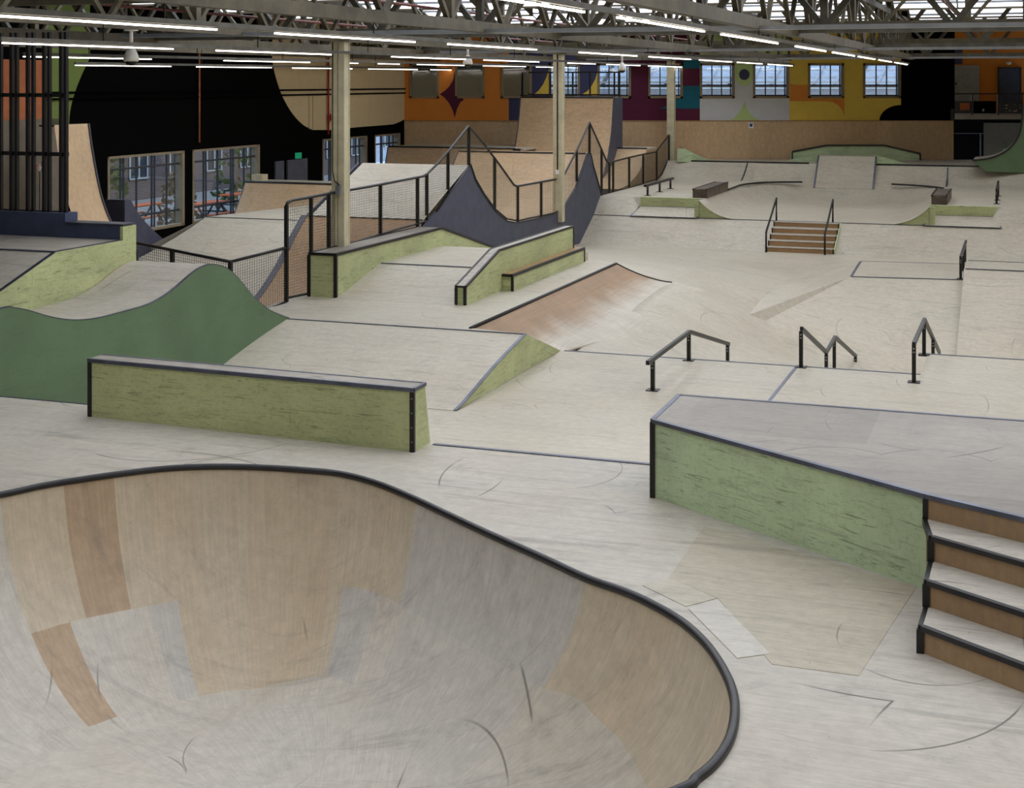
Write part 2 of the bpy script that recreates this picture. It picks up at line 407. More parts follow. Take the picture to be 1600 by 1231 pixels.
seam = MB().bar((-5.52, DE-0.02, 0.004), (8.8, DE-0.02, 0.004), 0.05, 0.012).bar((-16, 13.37, 0.004), (-9.5, 13.37, 0.004), 0.02, 0.008)
build('edge_strip', seam, 'strip', bp)
for nm, q, h, mt in (('tan_sheet', [(1045,903),(1100,822),(1432,917),(1342,1056),(1206,1038),(1122,935)], .003, 'patch'), ('brown_sheet', [(1004,915),(1045,903),(1120,935),(1072,948)], .004, 'floor'), ('pale_sheet', [(1076,952),(1121,937),(1203,1022),(1152,1029)], .005, 'patchl')):
    build(nm, MB().prism_z([at_z(x, y, 0)[:2] for x, y in q], 0, h), mt, bp)
# the bowl itself
RA = np.array(rim); N = len(RA); cen = np.array([-4.9, 8.7]); DEP, RR = 1.62, 1.9
DD = math.sqrt(RR*RR-(RR-DEP)**2)
def rimdist(p):
    a = RA; b = np.roll(RA, -1, 0); ab = b-a; u = np.clip(((p-a)*ab).sum(1)/(ab*ab).sum(1), 0, 1)
    return float(np.min(np.linalg.norm(a+ab*u[:, None]-p, axis=1)))
seg = np.linalg.norm(np.roll(RA, -1, 0)-RA, axis=1); cum = np.concatenate([[0], np.cumsum(seg)])
bw = MB(True); bw.uv = []; rows = []
for q in np.concatenate([np.linspace(1, 0.42, 30), np.linspace(0.38, 0.02, 10)]):
    row = []
    for i in range(N+1):
        p = cen + (RA[i % N]-cen)*q; d = rimdist(p) if q < 1 else 0.0
        z = -DEP + (RR-math.sqrt(max(RR*RR-max(DD-d, 0)**2, 0)))
        row.append((p[0], p[1], min(z, 0.0))); bw.uv.append((cum[i]*(0.35+0.65*q) if q < 0.55 else cum[i], (1-q)*3.3))
    rows.append(row)
bw.grid(rows); bo = build('bowl_surface', bw, 'bowlP', bp)
for k in ('bowlC', 'bowlB', 'bowlG'): bo.data.materials.append(M[k])
def ypix(p):
    X, Y, z = to_world(p); return HY+(CH-z)*F/Y
r1 = min(range(len(rows)), key=lambda r: abs(ypix(rows[r][30])-930)); r2 = min(range(len(rows)), key=lambda r: abs(ypix(rows[r][30])-1075))
for q, pol in enumerate(bo.data.polygons):           # which sheet covers this part of the bowl
    i, r = q % N, q // N
    if r < r1: m_ = 1 if i < 10 else 2 if i < 17 else 1 if i < 61 else 3 if i < 84 else 1 if i < 132 else 0
    elif r < r2: m_ = 2 if i < 7 else 0 if i < 20 else 3 if i < 24 else 1 if i < 50 else 3 if i < 57 else 0
    else: m_ = 0
    pol.material_index = m_
cp = MB(True).tube([(a, b, 0.012) for a, b in rim], 0.03, 10, True); build('coping', cp, 'steel', bp)

# ================================================================== LEFT LEDGE
L0, L1 = -9.48, -5.58
le = thing('grind_ledge', (-7.5, 12.95, 0), 'long low light green ledge with black corner irons at the edge of the bowl deck', 'ledge')
prof = [(12.72, 0.0), (12.72, 0.6), (12.98, 0.6), (13.12, 0.0)]
lb = MB(); A = [(L0, t+0.17, z) for t, z in prof]; A[0] = (L0, 12.9, 0); A[1] = (L0, 12.9, 0.6); A[2] = (L0, 13.14, 0.6); A[3] = (L0, 13.28, 0.0)
B = [(L1, t, z) for t, z in prof]; lb._ext(A, B); build('body', lb, 'lime', le)
tp = MB()._ext([(L0, 12.9, .6), (L0, 13.14, .6), (L0, 13.14, .622), (L0, 12.9, .622)], [(L1, 12.72, .6), (L1, 12.98, .6), (L1, 12.98, .622), (L1, 12.72, .622)])
build('top_plate', tp, 'worn', le)
ci = MB().bar((L0, 12.895, .606), (L1+.005, 12.715, .606), .034, .04).bar((L0, 13.14, .61), (L1+.005, 12.985, .61), .03, .034).bar((L1, 12.71, .61), (L1, 12.99, .61), .03, .034)
build('edge_iron', ci, 'strip', le)
for a, b in ((L0+.02, 12.893), (L1-.02, 12.713)):
    build('corner_iron', MB().box(a-.024, a+.024, b-.006, b+.03, 0, .59), 'black', le)
for z in (.1, .24, .38, .52): build('screw', MB().box(L1-.025, L1-.015, 12.704, 12.711, z-.005, z+.005), 'gal', le)

# ================================================================== RIGHT BLOCK WITH STAIRS
sb = thing('stair_block', (-1.2, 11.8, 0), 'pale green manual block with dark worn top and four wooden steps', 'skate block')
TOP = .675
a0 = at_z(1020, 655, TOP)[:2]; a1 = at_z(1062, 616, TOP)[:2]; a2 = at_z(1447, 772, TOP)[:2]; a3 = at_z(1600, 808, TOP)[:2]
dirv = np.array(a2)-np.array(a0); dirv /= np.linalg.norm(dirv)
d2v = np.array(a3)-np.array(a2); d2v /= np.linalg.norm(d2v)
ae = tuple(np.array(a2)+d2v*3.6)
foot = [a0, a2, ae, (ae[0], DE-.01), (a1[0], DE-.01)]
build('body', MB().prism_z(foot, 0, TOP-.02), 'mint', sb)
build('top_deck', MB().prism_z(foot, TOP-.02, TOP), 'worn', sb)
ei = MB()
ring = foot + [foot[0]]
for p, q in zip(ring[:-1], ring[1:]): ei.bar((p[0], p[1], TOP-.012), (q[0], q[1], TOP-.012), .045, .034)
build('edge_iron', ei, 'strip', sb)
n0 = np.array([-dirv[1], dirv[0]])
build('corner_iron', MB().box(a0[0]-.02, a0[0]+.022, a0[1]-.03, a0[1]+.02, 0, TOP-.02), 'black', sb)
noses = [(at_z(1457, 838, .506), at_z(1600, 878, .506), .506), (at_z(1450, 907, .338), at_z(1600, 956, .338), .338), (at_z(1441, 978, .169), at_z(1600, 1038, .169), .169)]
prev = (np.array(a2), np.array(ae)); irons = MB()
rs_ = np.array([d2v[1], -d2v[0]])*.012
build('top_riser', MB().prism_z([tuple(np.array(a2)+rs_), tuple(np.array(ae)+rs_), ae, a2], .5, TOP-.03), 'wood', sb)
irons.box(a2[0]-.022, a2[0]+.014, a2[1]-.03, a2[1]+.004, .50, TOP-.03)
for (p, q, z) in noses:
    p2 = np.array(p[:2]); dv = np.array(q[:2])-p2; dv /= np.linalg.norm(dv); q2 = p2+dv*3.6
    pl = [tuple(p2), tuple(q2), tuple(prev[1]), tuple(prev[0])]
    st = build('step', MB().prism_z(pl, 0, z-.016), 'wood', sb)
    build('tread', MB().prism_z(pl, z-.016, z), 'deck', st)
    build('nosing', MB().bar((p2[0], p2[1], z-.012), (q2[0], q2[1], z-.012), .04, .034), 'steel', st)
    build('side_iron', MB().bar((p2[0]-.012, p2[1], max(z-.169, 0)), (p2[0]-.012, p2[1]+.0001, z-.02), .04, .045, (1,0,0)).bar((p2[0]-.012, p2[1], z-.02), (prev[0][0]-.012, prev[0][1], z-.02), .03, .05), 'black', st)
    prev = (p2, q2)
build('upper_iron', irons, 'black', sb)

# ================================================================== MID PLATFORM (beyond the bowl deck)
mp = thing('flat_platform', (-2, 18, -1.2), 'wide flat plywood platform carrying three black grind rails, behind the bowl deck', 'platform')
pl = [(-11.1, 13.4), (8, 13.1), (8, PE2), (-1.45, PE2), (-1.45, PE), (-7.06, PE), (-7.06, 17.5), (-11.1, 17.5)]
build('deck', MB().prism_z(pl, -1.2, PZ), 'floor', mp)
es = MB().bar((-7.0, PE, PZ), (-1.45, PE, PZ), .05, .014).bar((-1.45, PE2, PZ), (8, PE2, PZ), .05, .014).bar((-3.27, 14, PZ), (-3.27, PE, PZ), .05, .01)
build('edge_strip', es, 'strip', mp)

def rail(label, pts, legs, flr, size=.05, name='grind_rail'):
    r = thing(name, (legs[0][0], legs[0][1], legs[0][3]), label, 'grind rail', 'black grind rails')
    for (s, t, zt, zb) in legs:
        lg = build('leg', MB().box(s-.028, s+.028, t-.028, t+.028, zb, zt-.02), 'black', r)
        build('foot_plate', MB().box(s-.085, s+.085, t-.085, t+.085, zb-.012, zb+.012), 'black', lg)
        for dz in (.07, .12): build('bolt', MB().box(s-.012, s+.012, t-.034, t-.026, zt-dz-.01, zt-dz+.01), 'gal', lg)
    build('bar', MB().strip(pts, size, .06), 'black', r); return r
s1 = -4.93
rail('black grind rail kinked flat then down, left of the three on the platform', [(s1, 19.3, -.31), (s1, 21.94, -.31), (s1, 25.1, -1.05)],
     [(s1, 19.6, -.31, PZ), (s1, 21.9, -.31, PZ), (s1, 25.0, -1.03, floor_z(s1, 25.0))], None)
s2 = -3.2
rail('black grind rail zigzagging down over the platform edge, middle of the three', [(s2, 22.0, -.17), (s2, 24.9, -1.05), (s2, 26.1, -.99), (s2, 29.5, -1.95)],
     [(s2, 21.95, -.18, PZ), (s2, 24.9, -1.06, floor_z(s2, 24.9)), (s2, 26.0, -1.0, floor_z(s2, 26.0)), (s2, 29.4, -1.93, floor_z(s2, 29.4))], None)
s3 = -1.5
rail('black grind rail seen nearly end-on, rightmost of the three above the stair block', [(s3, 21.35, -.19), (s3, 23.7, -.2), (s3, 28.0, -1.5)],
     [(s3, 21.4, -.19, PZ), (s3-.0, 23.62, -.2, PZ), (s3, 26.0, -.9, floor_z(s3, 26.0))], None)

# ================================================================== UPPER-LEFT DECK M WITH BANK AND BROWN QUARTER
MZ, MT = -.2, 20.35
md = thing('ledge_deck', (-9.5, 23, -1.1), 'raised plywood deck with a sloping front bank and brown curved right side', 'skate ramp')
dkp = [(-12.1, MT), (-7.08, MT-.06), (-8.03, MT+.15), (-8.03, 28.8), (-12.1, 28.8)]
build('deck', MB().prism_z(dkp, -1.05, MZ), 'ramp', md)
bk = MB(True)
bprof = [(17.48, PZ+.004), (17.75, PZ+.045), (18.1, PZ+.12), (18.6, PZ+.235), (19.3, PZ+.38), (20.3, MZ+.001)]
bprof = spline(bprof, 4)
bk.grid([[(s, t, z) for s in np.linspace(-11.15, -7.08, 9)] for t, z in bprof])
build('front_bank', bk, 'ramp', md)
gw = MB(); side = [(-7.075, t, z) for t, z in bprof] + [(-7.065, PE, PZ), (-7.07, 17.48, PZ)]
gw.extrude(side, (-.03, 0, 0)); build('green_side', gw, 'lime', md)
lw = MB(); lw.extrude([(-11.15, t, z) for t, z in bprof] + [(-11.15, 20.3, -1.1), (-11.15, 17.48, -1.1)], (.03, 0, 0)); build('left_side', lw, 'wood', md)
es = MB().strip([(-7.08, t, z+.004) for t, z in bprof], .05, .012).bar((-11.15, 20.3, MZ+.003), (-7.08, 20.28, MZ+.003), .04, .012)
build('edge_strip', es, 'strip', md)
bq = MB(True); rows = []
for v in np.linspace(0, 1, 41):
    if v < .1: A = np.array([-7.08-.95*(v/.1), 20.3+.2*(v/.1), MZ])
    else: A = np.array([-8.03, 20.5+8.3*(v-.1)/.9, MZ])
    Bz = -.80+.16*v; B = np.array([-7.05+.18*v, 22.1+7.4*v, Bz])
    row = []
    for x in np.linspace(0, 1.7, 20):
        p = A+(B-A)*x; f = (1-x)**1.7 if x <= 1 else 0
        p[2] = B[2]+(A[2]-B[2])*f
        if x > 1: wq = (x-1)/.7; p[2] = (1-wq)*B[2]+wq*(floor_z(p[0], max(p[1], 22.3))-.10)
        row.append(tuple(p))
    rows.append(row)
bq.grid(rows); bq.uv = [(v*8, x) for v in np.linspace(0, 1, 41) for x in np.linspace(0, 1.7, 20)]; build('brown_quarter', bq, 'fade', md)
far = rows[-1]
ce = MB(True).tube([(-8.03, 20.45, MZ+.0), (-8.03, 28.8, MZ+.0)] , .03, 8).tube(far[:11], .022, 8)
build('coping', ce, 'black', md)
bs = MB(); bs.extrude([p for p in far[:11]] + [(far[10][0], far[10][1], -1.4), (far[0][0], far[0][1], -1.4)], (0, .02, 0)); build('end_panel', bs, 'brown', md)
# steps in the deck: the short rise beside the long ledge
lk = thing('ledge_bank', (-10.3, 24, MZ), 'small plywood bank and landing between the two green ledges', 'skate ramp')
kp = spline([(22.5, MZ+.002), (22.9, MZ+.06), (23.5, MZ+.19), (24.4, MZ+.39)], 5)
kf = [(t, z) for t, z in kp] + [(27.4, MZ+.39), (30.4, MZ-.0), (30.4, MZ-.2), (22.5, MZ-.02)]
kb = MB(); kb.prism_t(kf, -11.4, -9.12); build('slope', kb, 'ramp', lk)
build('edge_strip', MB().bar((-11.38, 24.4, MZ+.395), (-9.14, 24.4, MZ+.395), .05, .012), 'strip', lk)

# long green ledge under the first column
gl = thing('column_ledge', (-11.65, 25, MZ), 'long light green ledge that the nearest cream column stands on', 'ledge')
gp = [(22.55, MZ), (22.55, .57), (27.4, .57), (30.6, MZ+.01), (30.6, -.9), (28.9, -.9), (28.9, MZ)]
build('body', MB().prism_t([(22.55, -.25), (22.55, .55), (27.4, .55), (30.6, -.21), (30.6, -.6), (28.9, -.6), (28.9, -.25)], -11.92, -11.4), 'lime', gl)
build('top_plate', MB().prism_t([(22.55, .55), (22.55, .572), (27.4, .572), (30.6, -.185), (30.6, -.21), (27.4, .55)], -11.92, -11.4), 'worn', gl)
gi = MB()
for s in (-11.92, -11.4): gi.strip([(s, 22.55, .56), (s, 27.4, .56), (s, 30.6, -.2)], .04, .05)
gi.bar((-11.92, 22.55, .56), (-11.4, 22.55, .56), .04, .05); build('edge_iron', gi, 'black', gl)
for s in (-11.92, -11.4): build('corner_iron', MB().box(s-.03, s+.03, 22.53, 22.58, MZ, .54), 'black', gl)

hb = thing('hubba_ledge', (-9.0, 25.5, MZ), 'thin light green hubba wall rising then level, beside the low bench ledge', 'ledge')
hp = [(22.55, MZ), (22.55, .11), (24.2, .55), (28.7, .55), (28.7, MZ)]
build('body', MB().prism_t(hp, -9.12, -8.94), 'lime', hb)
build('top_plate', MB().prism_t([(22.55, .11), (22.55, .125), (24.2, .565), (28.7, .565), (28.7, .55), (24.2, .55)], -9.11, -8.95), 'deck', hb)
hi = MB()
for s in (-9.12, -8.94): hi.strip([(s, 22.55, .115), (s, 24.2, .555), (s, 28.7, .555)], .035, .04)
hi.bar((-9.12, 22.55, .115), (-8.94, 22.55, .115), .03, .03); build('edge_iron', hi, 'black', hb)
for s in (-9.11, -8.95): build('corner_iron', MB().box(s-.025, s+.025, 22.53, 22.57, MZ, .1), 'black', hb)
build('end_iron', MB().box(-8.955, -8.925, 28.69, 28.72, MZ, .55), 'black', hb)

bl = thing('bench_ledge', (-8.84, 26.6, MZ), 'low light green bench ledge with black edge along the hubba wall', 'ledge')
build('body', MB().box(-8.935, -8.74, 24.36, 28.85, MZ, .08), 'lime', bl)
build('top_plate', MB().box(-8.935, -8.74, 24.34, 28.86, .08, .105), 'brown', bl)
build('edge_iron', MB().bar((-8.745, 24.33, .085), (-8.745, 28.86, .085), .045, .055).bar((-8.935, 24.345, .085), (-8.74, 24.345, .085), .03, .05), 'black', bl)
build('corner_iron', MB().box(-8.765, -8.72, 24.34, 24.38, MZ, .07), 'black', bl)
build('end_iron', MB().box(-8.75, -8.725, 28.83, 28.87, MZ, .07), 'black', bl)

# ================================================================== WAVE RAMP ON THE LEFT
WS, WS1 = -11.15, -12.4
wpx = [(0,482),(20,481),(45,486),(80,496),(115,500),(150,497),(190,487),(230,475),(265,455),(298,427),(315,416),(330,413),(350,418),(370,435),(395,465),(420,485),(450,497)]
wp = [at_s(x, y, WS)[1:] for x, y in wpx]
wp = [(11.5, wp[0][1]-.25), (12.5, wp[0][1]-.1)] + wp
wp = spline(wp, 4)
wv = thing('wave_ramp', (-11.8, 16, -1.1), 'rolling wave ramp with tall dark green side behind the long green ledge', 'skate ramp')
ws = MB(True).grid([[(s, t, z) for s in (WS1, -11.98, -11.56, WS)] for t, z in wp]); build('wave_surface', ws, 'deck', wv)
sp = MB().extrude([(WS, t, z-.004) for t, z in wp] + [(WS, wp[-1][0], -1.25), (WS, wp[0][0], -1.25)], (.03, 0, 0)); build('green_side', sp, 'forest', wv)
build('edge_strip', MB().strip([(WS+.012, t, z+.004) for t, z in wp], .035, .012), 'strip', wv)
rb = MB().extrude([(WS1, t, z-.004) for t, z in wp] + [(WS1, wp[-1][0], -1.25), (WS1, wp[0][0], -1.25)], (-.02, 0, 0)); build('back_side', rb, 'wood', wv)

hd = thing('high_bank', (-14, 16.8, -1.1), 'grey topped bank with light green side wall and blue back wall under the bar screen', 'skate ramp')
GZ = 1.28
gside = [(18.05, GZ+.0), (18.05, GZ+.20), (17.72, GZ+.20), (17.72, GZ), (16.2, GZ), (15.0, .87), (13.6, .4), (13.0, .2), (13.0, -1.1), (18.05, -1.1)]
build('green_side', MB().extrude([(WS1-.02, t, z) for t, z in gside], (-.05, 0, 0)), 'lime', hd)
dk = MB().prism_t([(18.0, GZ), (16.2, GZ), (15.0, .87), (13.6, .4), (13.0, .2), (13.0, -1.1), (18.0, -1.1)], -17.5, WS1-.07); build('deck_and_bank', dk, 'deck', hd)
build('edge_strip', MB().bar((-17.5, 16.2, GZ+.004), (WS1-.03, 16.2, GZ+.004), .06, .012).strip([(WS1-.05, 17.7, GZ+.004), (WS1-.05, 16.2, GZ+.004), (WS1-.05, 15.0, .874), (WS1-.05, 13.6, .404)], .05, .012), 'strip', hd)
bx = at_t(105, 345, 17.8)[0]
bwm = MB().box(bx, WS1-.05, 17.75, 18.0, GZ, GZ+.215).box(-17.5, bx, 17.75, 18.05, GZ, GZ+.36); build('blue_wall', bwm, 'navy', hd)
build('wall_cap', MB().box(bx+.01, WS1-.02, 17.72, 18.02, GZ+.215, GZ+.235), 'strip', hd)

# bar screen
sc = thing('bar_screen', (-15.2, 17.95, GZ+.36), 'tall dark screen of paired vertical steel bars standing on the blue wall', 'screen')
zb, ztp = GZ+.36, 4.35
for x in (-16, -6, 2, 19, 27, 44.5, 53, 70, 78, 96.5, 104):
    s = at_t(x, 200, 17.9)[0]; build('bar', MB().box(s-.022, s+.022, 17.86, 17.92, zb, ztp), 'black', sc)
for y in (148.5, 240, 331):
    z = at_t(50, y, 17.92)[2]; build('cross_rail', MB().box(-16.9, at_t(106, 200, 17.92)[0], 17.9, 17.95, z-.03, z+.03), 'black', sc)
# little ornament seen behind the bars
z0 = at_t(62, 262, 19.5)
tt = thing('pole_ornament', (z0[0], z0[1], GZ), 'small white and orange ball on a thin pole behind the bar screen', 'ornament')
build('pole', MB(True).tube([(z0[0], z0[1], -1.05), (z0[0], z0[1], z0[2])], .008, 6), 'camd', tt)
build('ball', MB(True).lathe((z0[0], z0[1], z0[2]-.06), [(.005,0),(.045,.015),(.062,.06),(.045,.105),(.005,.12)], 14), 'camw', tt)
build('orange_side', MB(True).lathe((z0[0]-.055, z0[1]-.02, z0[2]-.05), [(.004,0),(.045,.012),(.062,.055),(.045,.1),(.004,.112)], 12), 'obench', tt)
build('red_tag', MB().box(z0[0]+.05, z0[0]+.08, z0[1]-.02, z0[1]+.02, z0[2]-.06, z0[2]+.1), 'red', tt)

# ================================================================== FENCE along the column line
FS = -11.95
fe = thing('mesh_fence', (FS, 30, MZ), 'long black wire mesh fence following the ramps down the column line', 'fence')
R = .028
top_px = [(447,323),(449,317),(456,313),(517,302),(590,289),(660,275.5),(667,272),(683,256),(700,237),(732,197),(757,226),(781,258),(803,289),(808,291),(846,284),(875,279),(882,272),(901,235),(921,191),(935,222),(948,252),(952,254),(983,246),(1005,241),(1025,237.5),(1045,211)]
bot_px = [(447,470),(483,463),(517,395),(590,371),(656,352),(666,349),(683,331),(702,303),(735,259),(743,283),(757,307),(774,330),(792,345),(808,348),(846,340),(870,335),(884,324),(900,298),(921,240),(929,268),(942,312),(952,304.5),(983,296),(1005,289),(1026,282),(1034,274),(1045,250)]
top = [at_s(x, y, FS) for x, y in top_px]; bot = [at_s(x, y, FS) for x, y in bot_px]
# keep the rails in order along the fence
def mono(P):
    out = [P[0]]
    for p in P[1:]:
        if p[1] > out[-1][1]+.01: out.append(p)
    return out
top, bot = mono(top), mono(bot)
tT, tZ = [p[1] for p in top], [p[2] for p in top]; bT, bZ = [p[1] for p in bot], [p[2] for p in bot]
ftop = lambda t: float(np.interp(t, tT, tZ)); fbot = lambda t: float(np.interp(t, bT, bZ))
build('top_rail', MB(True).tube(top, R, 8), 'black', fe)
build('bottom_rail', MB(True).tube([(p[0], p[1], p[2]+.05) for p in bot], .022, 8), 'black', fe)
posts = [447.5, 486, 514, 594.5, 652.5, 667, 700, 732.5, 773, 809, 845.5, 901, 921, 940, 952, 958, 983, 1005, 1026, 1045]
pts_t = [at_s(x, 300, FS)[1] for x in posts]
for t in pts_t: build('post', MB().box(FS-.03, FS+.03, t-.03, t+.03, fbot(t)-.02, ftop(t)), 'black', fe)
for ta, tb in zip(pts_t[:-1], pts_t[1:]):
    if tb-ta < .25: continue
    w = MB(); step = .075
    t = ta+step
    while t < tb:
        z1, z2 = fbot(t)+.05, ftop(t)
        if z2 > z1: w.bar((FS, t, z1), (FS, t, z2), .005, .005)
        t += step
    zmin = min(fbot(ta), fbot(tb))-.4; zmax = max(ftop(x) for x in np.linspace(ta, tb, 9)); z = zmin
    while z < zmax:
        run = None
        for x in np.linspace(ta, tb, 25):
            inside = fbot(x)+.05 <= z <= ftop(x)
            if inside and run is None: run = x
            if run is not None and (not inside or x == tb):
                if x-run > .06: w.bar((FS, run, z), (FS, x, z), .005, .005)
                run = None
        z += .05
    build('mesh_panel', w, 'wire', fe)
# lower fence left of the corner post
lf = thing('low_fence', (-13, 20.5, -1), 'low black mesh fence with a bend behind the wave ramp crest', 'fence')
c0, c1, c2 = at_s(447, 387, FS), at_s(360, 409, FS), at_z(205, 378, .74)
build('top_rail', MB(True).tube([c0, c1, c2], R, 8), 'black', lf)
g0, g1, g2 = at_s(447, 471, FS), (c1[0], c1[1], -.35), (c2[0], c2[1], -.35)
build('bottom_rail', MB(True).tube([g0, g1, g2], .022, 8), 'black', lf)
for f, a, b in ((0., c1, g1), (.56, c1, c2), (1., c2, c2)):
    p = c1 if f == 0 else tuple(c1[i]+(c2[i]-c1[i])*f for i in range(3))
    build('post', MB().box(p[0]-.03, p[0]+.03, p[1]-.03, p[1]+.03, -1.05, p[2]), 'black', lf)
for (A, B, a, b) in ((c0, c1, g0, g1), (c1, c2, g1, g2)):
    w = MB(); L = math.dist(A[:2], B[:2]); n = int(L/.075)
    lerp = lambda p, q, u: tuple(p[i]+(q[i]-p[i])*u for i in range(3))
    for i in range(1, n): w.bar(lerp(a, b, i/n), lerp(A, B, i/n), .005, .005)
    for i in range(1, 22): w.bar(lerp(a, A, i/22), lerp(b, B, i/22), .005, .005)
    build('mesh_panel', w, 'wire', lf)

# ================================================================== MINI RAMP behind the fence
mr = thing('spine_mini_ramp', (-13.5, 33, -1), 'plywood mini ramp with two peaks and slate grey side along the fence', 'skate ramp')
pan_px = [(665,350),(683,331),(702,303),(735,258),(743,283),(757,307),(774,330),(792,345),(808,348),(846,340),(866,335),(884,320),(900,293),(911,262),(918,240),(923,240),(929,268),(942,312)]
pan = mono([at_s(x, y, FS+.06) for x, y in pan_px])
bankf = spline([(24.9, -1.05), (25.6, -.85), (26.5, -.3), (27.2, .3), (27.7, .69)], 5)
prof = [(p[1], p[2]) for p in pan if p[1] > 27.8]
i1 = max(range(len(prof)), key=lambda i: prof[i][1] if prof[i][0] < 33 else -9)
surf1 = bankf + [(28.6, 1.05)] + [prof[i1]]
surf2 = prof[i1:]
m1 = MB(True)
m1.grid([[(-14.7-.0*s, t, z) if s == 0 else (FS+.02, t, z) for s in (0, 1)] for t, z in bankf])
build('front_quarter', m1, 'brown', mr)
build('front_bank', MB().grid([[(s, t, z) for s in (-14.6, FS+.02)] for t, z in [(27.7, .69), (28.6, 1.05), prof[i1]]]), 'ramp', mr)
build('crease_strip', MB().bar((-14.7, 27.7, .695), (FS, 27.7, .695), .05, .012), 'strip', mr)
i2 = max(range(len(prof)), key=lambda i: prof[i][1] if prof[i][0] > 37 else -9)
build('inner_surface', MB(True).grid([[(-14.55 if t < 32 else -14.55-1.35*min(1, (t-32)/2.0), t, z), (-13.5, t, z), (FS+.02, t, z)] for t, z in spline(prof[i1:i2+1], 3)]), 'tan', mr)
build('rear_surface', MB(True).grid([[(s, t, z) for s in (-15.9, -13.9, FS+.02)] for t, z in spline(prof[i2:], 3)]), 'tan', mr)
sp = MB().extrude([(FS+.06, t, z) for t, z in [(27.6, .56)]+prof] + [(FS+.06, prof[-1][0], -1.1), (FS+.06, 27.6, -1.1)], (-.04, 0, 0)); build('grey_side', sp, 'slate', mr)
build('side_strip', MB().strip([(FS+.05, t, z+.006) for t, z in prof], .06, .012), 'steel', mr)
ls = MB().extrude([(-14.7, t, z) for t, z in bankf] + [(-14.7, 30.3, 1.7), (-14.7, 30.3, -1.05)], (-.04, 0, 0)); build('left_side', ls, 'slate', mr)
lw = MB().strip([(-14.76, t, z) for t, z in bankf], .14, .03); build('left_strip', lw, 'slate', mr)
build('coping', MB(True).tube([(-15.9, prof[i2][0], prof[i2][1]), (FS, prof[i2][0], prof[i2][1])], .03, 8), 'steel', mr)
lp_ = [p for p in prof if p[0] > 34]; build('left_end', MB().extrude([(-15.9, t, z) for t, z in lp_] + [(-15.9, lp_[-1][0], -1.05), (-15.9, lp_[0][0], -1.05)], (-.03, 0, 0)), 'slate', mr)

# pyramid on the far left
py_ = thing('pyramid_ramp', (-16.5, 29, -1.05), 'rounded plywood pyramid bank in front of the left windows', 'skate ramp')
T0 = 30.0
pc = [at_t(320, 338, T0), at_t(478, 345, T0)]; pz = (pc[0][2]+pc[1][2])/2
rows = []
for u in np.linspace(0, 1, 9):
    t = 25.6+(T0-25.6)*u; z = -1.05+(pz+1.05)*(.25*u+.75*(1-(1-u)**1.0)*u**.35)
    l = -19.2+(.55)*u; rows.append([(l-.9*(1-u)**2, t, -1.05 if u == 0 else z)] + [(l+.4+(x)*(-14.75-l-.4), t, z) for x in np.linspace(0, 1, 6)])
build('front_face', MB(True).grid(rows), 'ramp', py_)
tl, tr = (-18.65, T0, pz), (-14.75, T0, pz)
bl_, br_ = (-17.6, 33.2, pz+.05), (-14.75, 33.2, pz+.05)
build('top_face', MB().poly([tl, tr, br_, bl_]), 'ramp', py_)
build('left_face', MB().poly([(-20.2, 26.5, -1.05), tl, bl_, (-19.6, 33.6, -1.05)]), 'ramp', py_)
build('crease_strip', MB().bar(tl, tr, .05, .012), 'strip', py_)
# quarter behind it
qb = thing('corner_quarter', (-18.5, 35.5, -1.05), 'brown quarter pipe below the black wall doors', 'quarter pipe')
q0, q1 = at_t(384, 284, 35.5), at_t(512, 286, 35.5); qz = q0[2]
qp = spline([(33.4, -1.0), (34.1, -.75), (34.8, -.2), (35.25, .35), (35.5, qz)], 5)
build('curved_face', MB(True).grid([[(s, t, z) for s in (q0[0]-.02, -18.5, q1[0]+.8)] for t, z in qp]), 'tan', qb)
build('deck', MB().box(q0[0], q1[0]+.8, 35.5, 36.6, qz-.1, qz), 'ramp', qb)
build('side_panel', MB().extrude([(q0[0], t, z) for t, z in qp] + [(q0[0], 36.6, qz), (q0[0], 36.6, -1.05), (q0[0], 33.4, -1.05)], (-.04, 0, 0)), 'slate', qb)
build('coping', MB(True).tube([(q0[0], 35.5, qz), (q1[0]+.8, 35.5, qz)], .03, 8), 'steel', qb)
# tall wooden quarter at far left
tq = thing('tall_quarter', (-19.6, 24, -1.05), 'tall tan quarter pipe wall beside the bar screen', 'quarter pipe')
tp_ = [at_t(x, y, 27.0) for x, y in ((138,193),(143,230),(150,270),(157,303),(165,328),(172,345),(186,370),(215,392))]
tp_ = spline([(p[0], p[2]) for p in tp_], 3)
build('curved_face', MB(True).grid([[(s, t, z) for s, z in tp_] for t in (25.8, 26.4, 27.0)]), 'tan', tq)
build('edge_strip', MB().strip([(s, 27.0, z) for s, z in tp_], .05, .05, (0, 1, 0)), 'graphite', tq)
build('backing', MB().extrude([(s-.02, 27.02, z) for s, z in tp_]+[(tp_[-1][0], 27.02, -1.05), (tp_[0][0]-.3, 27.02, -1.05), (tp_[0][0]-.3, 27.02, tp_[0][1])], (0, .04, 0)), 'graphite', tq)
build('top_ledge', MB().box(tp_[0][0]-.4, tp_[0][0], 25.8, 27, tp_[0][1]-.04, tp_[0][1]), 'steel', tq)
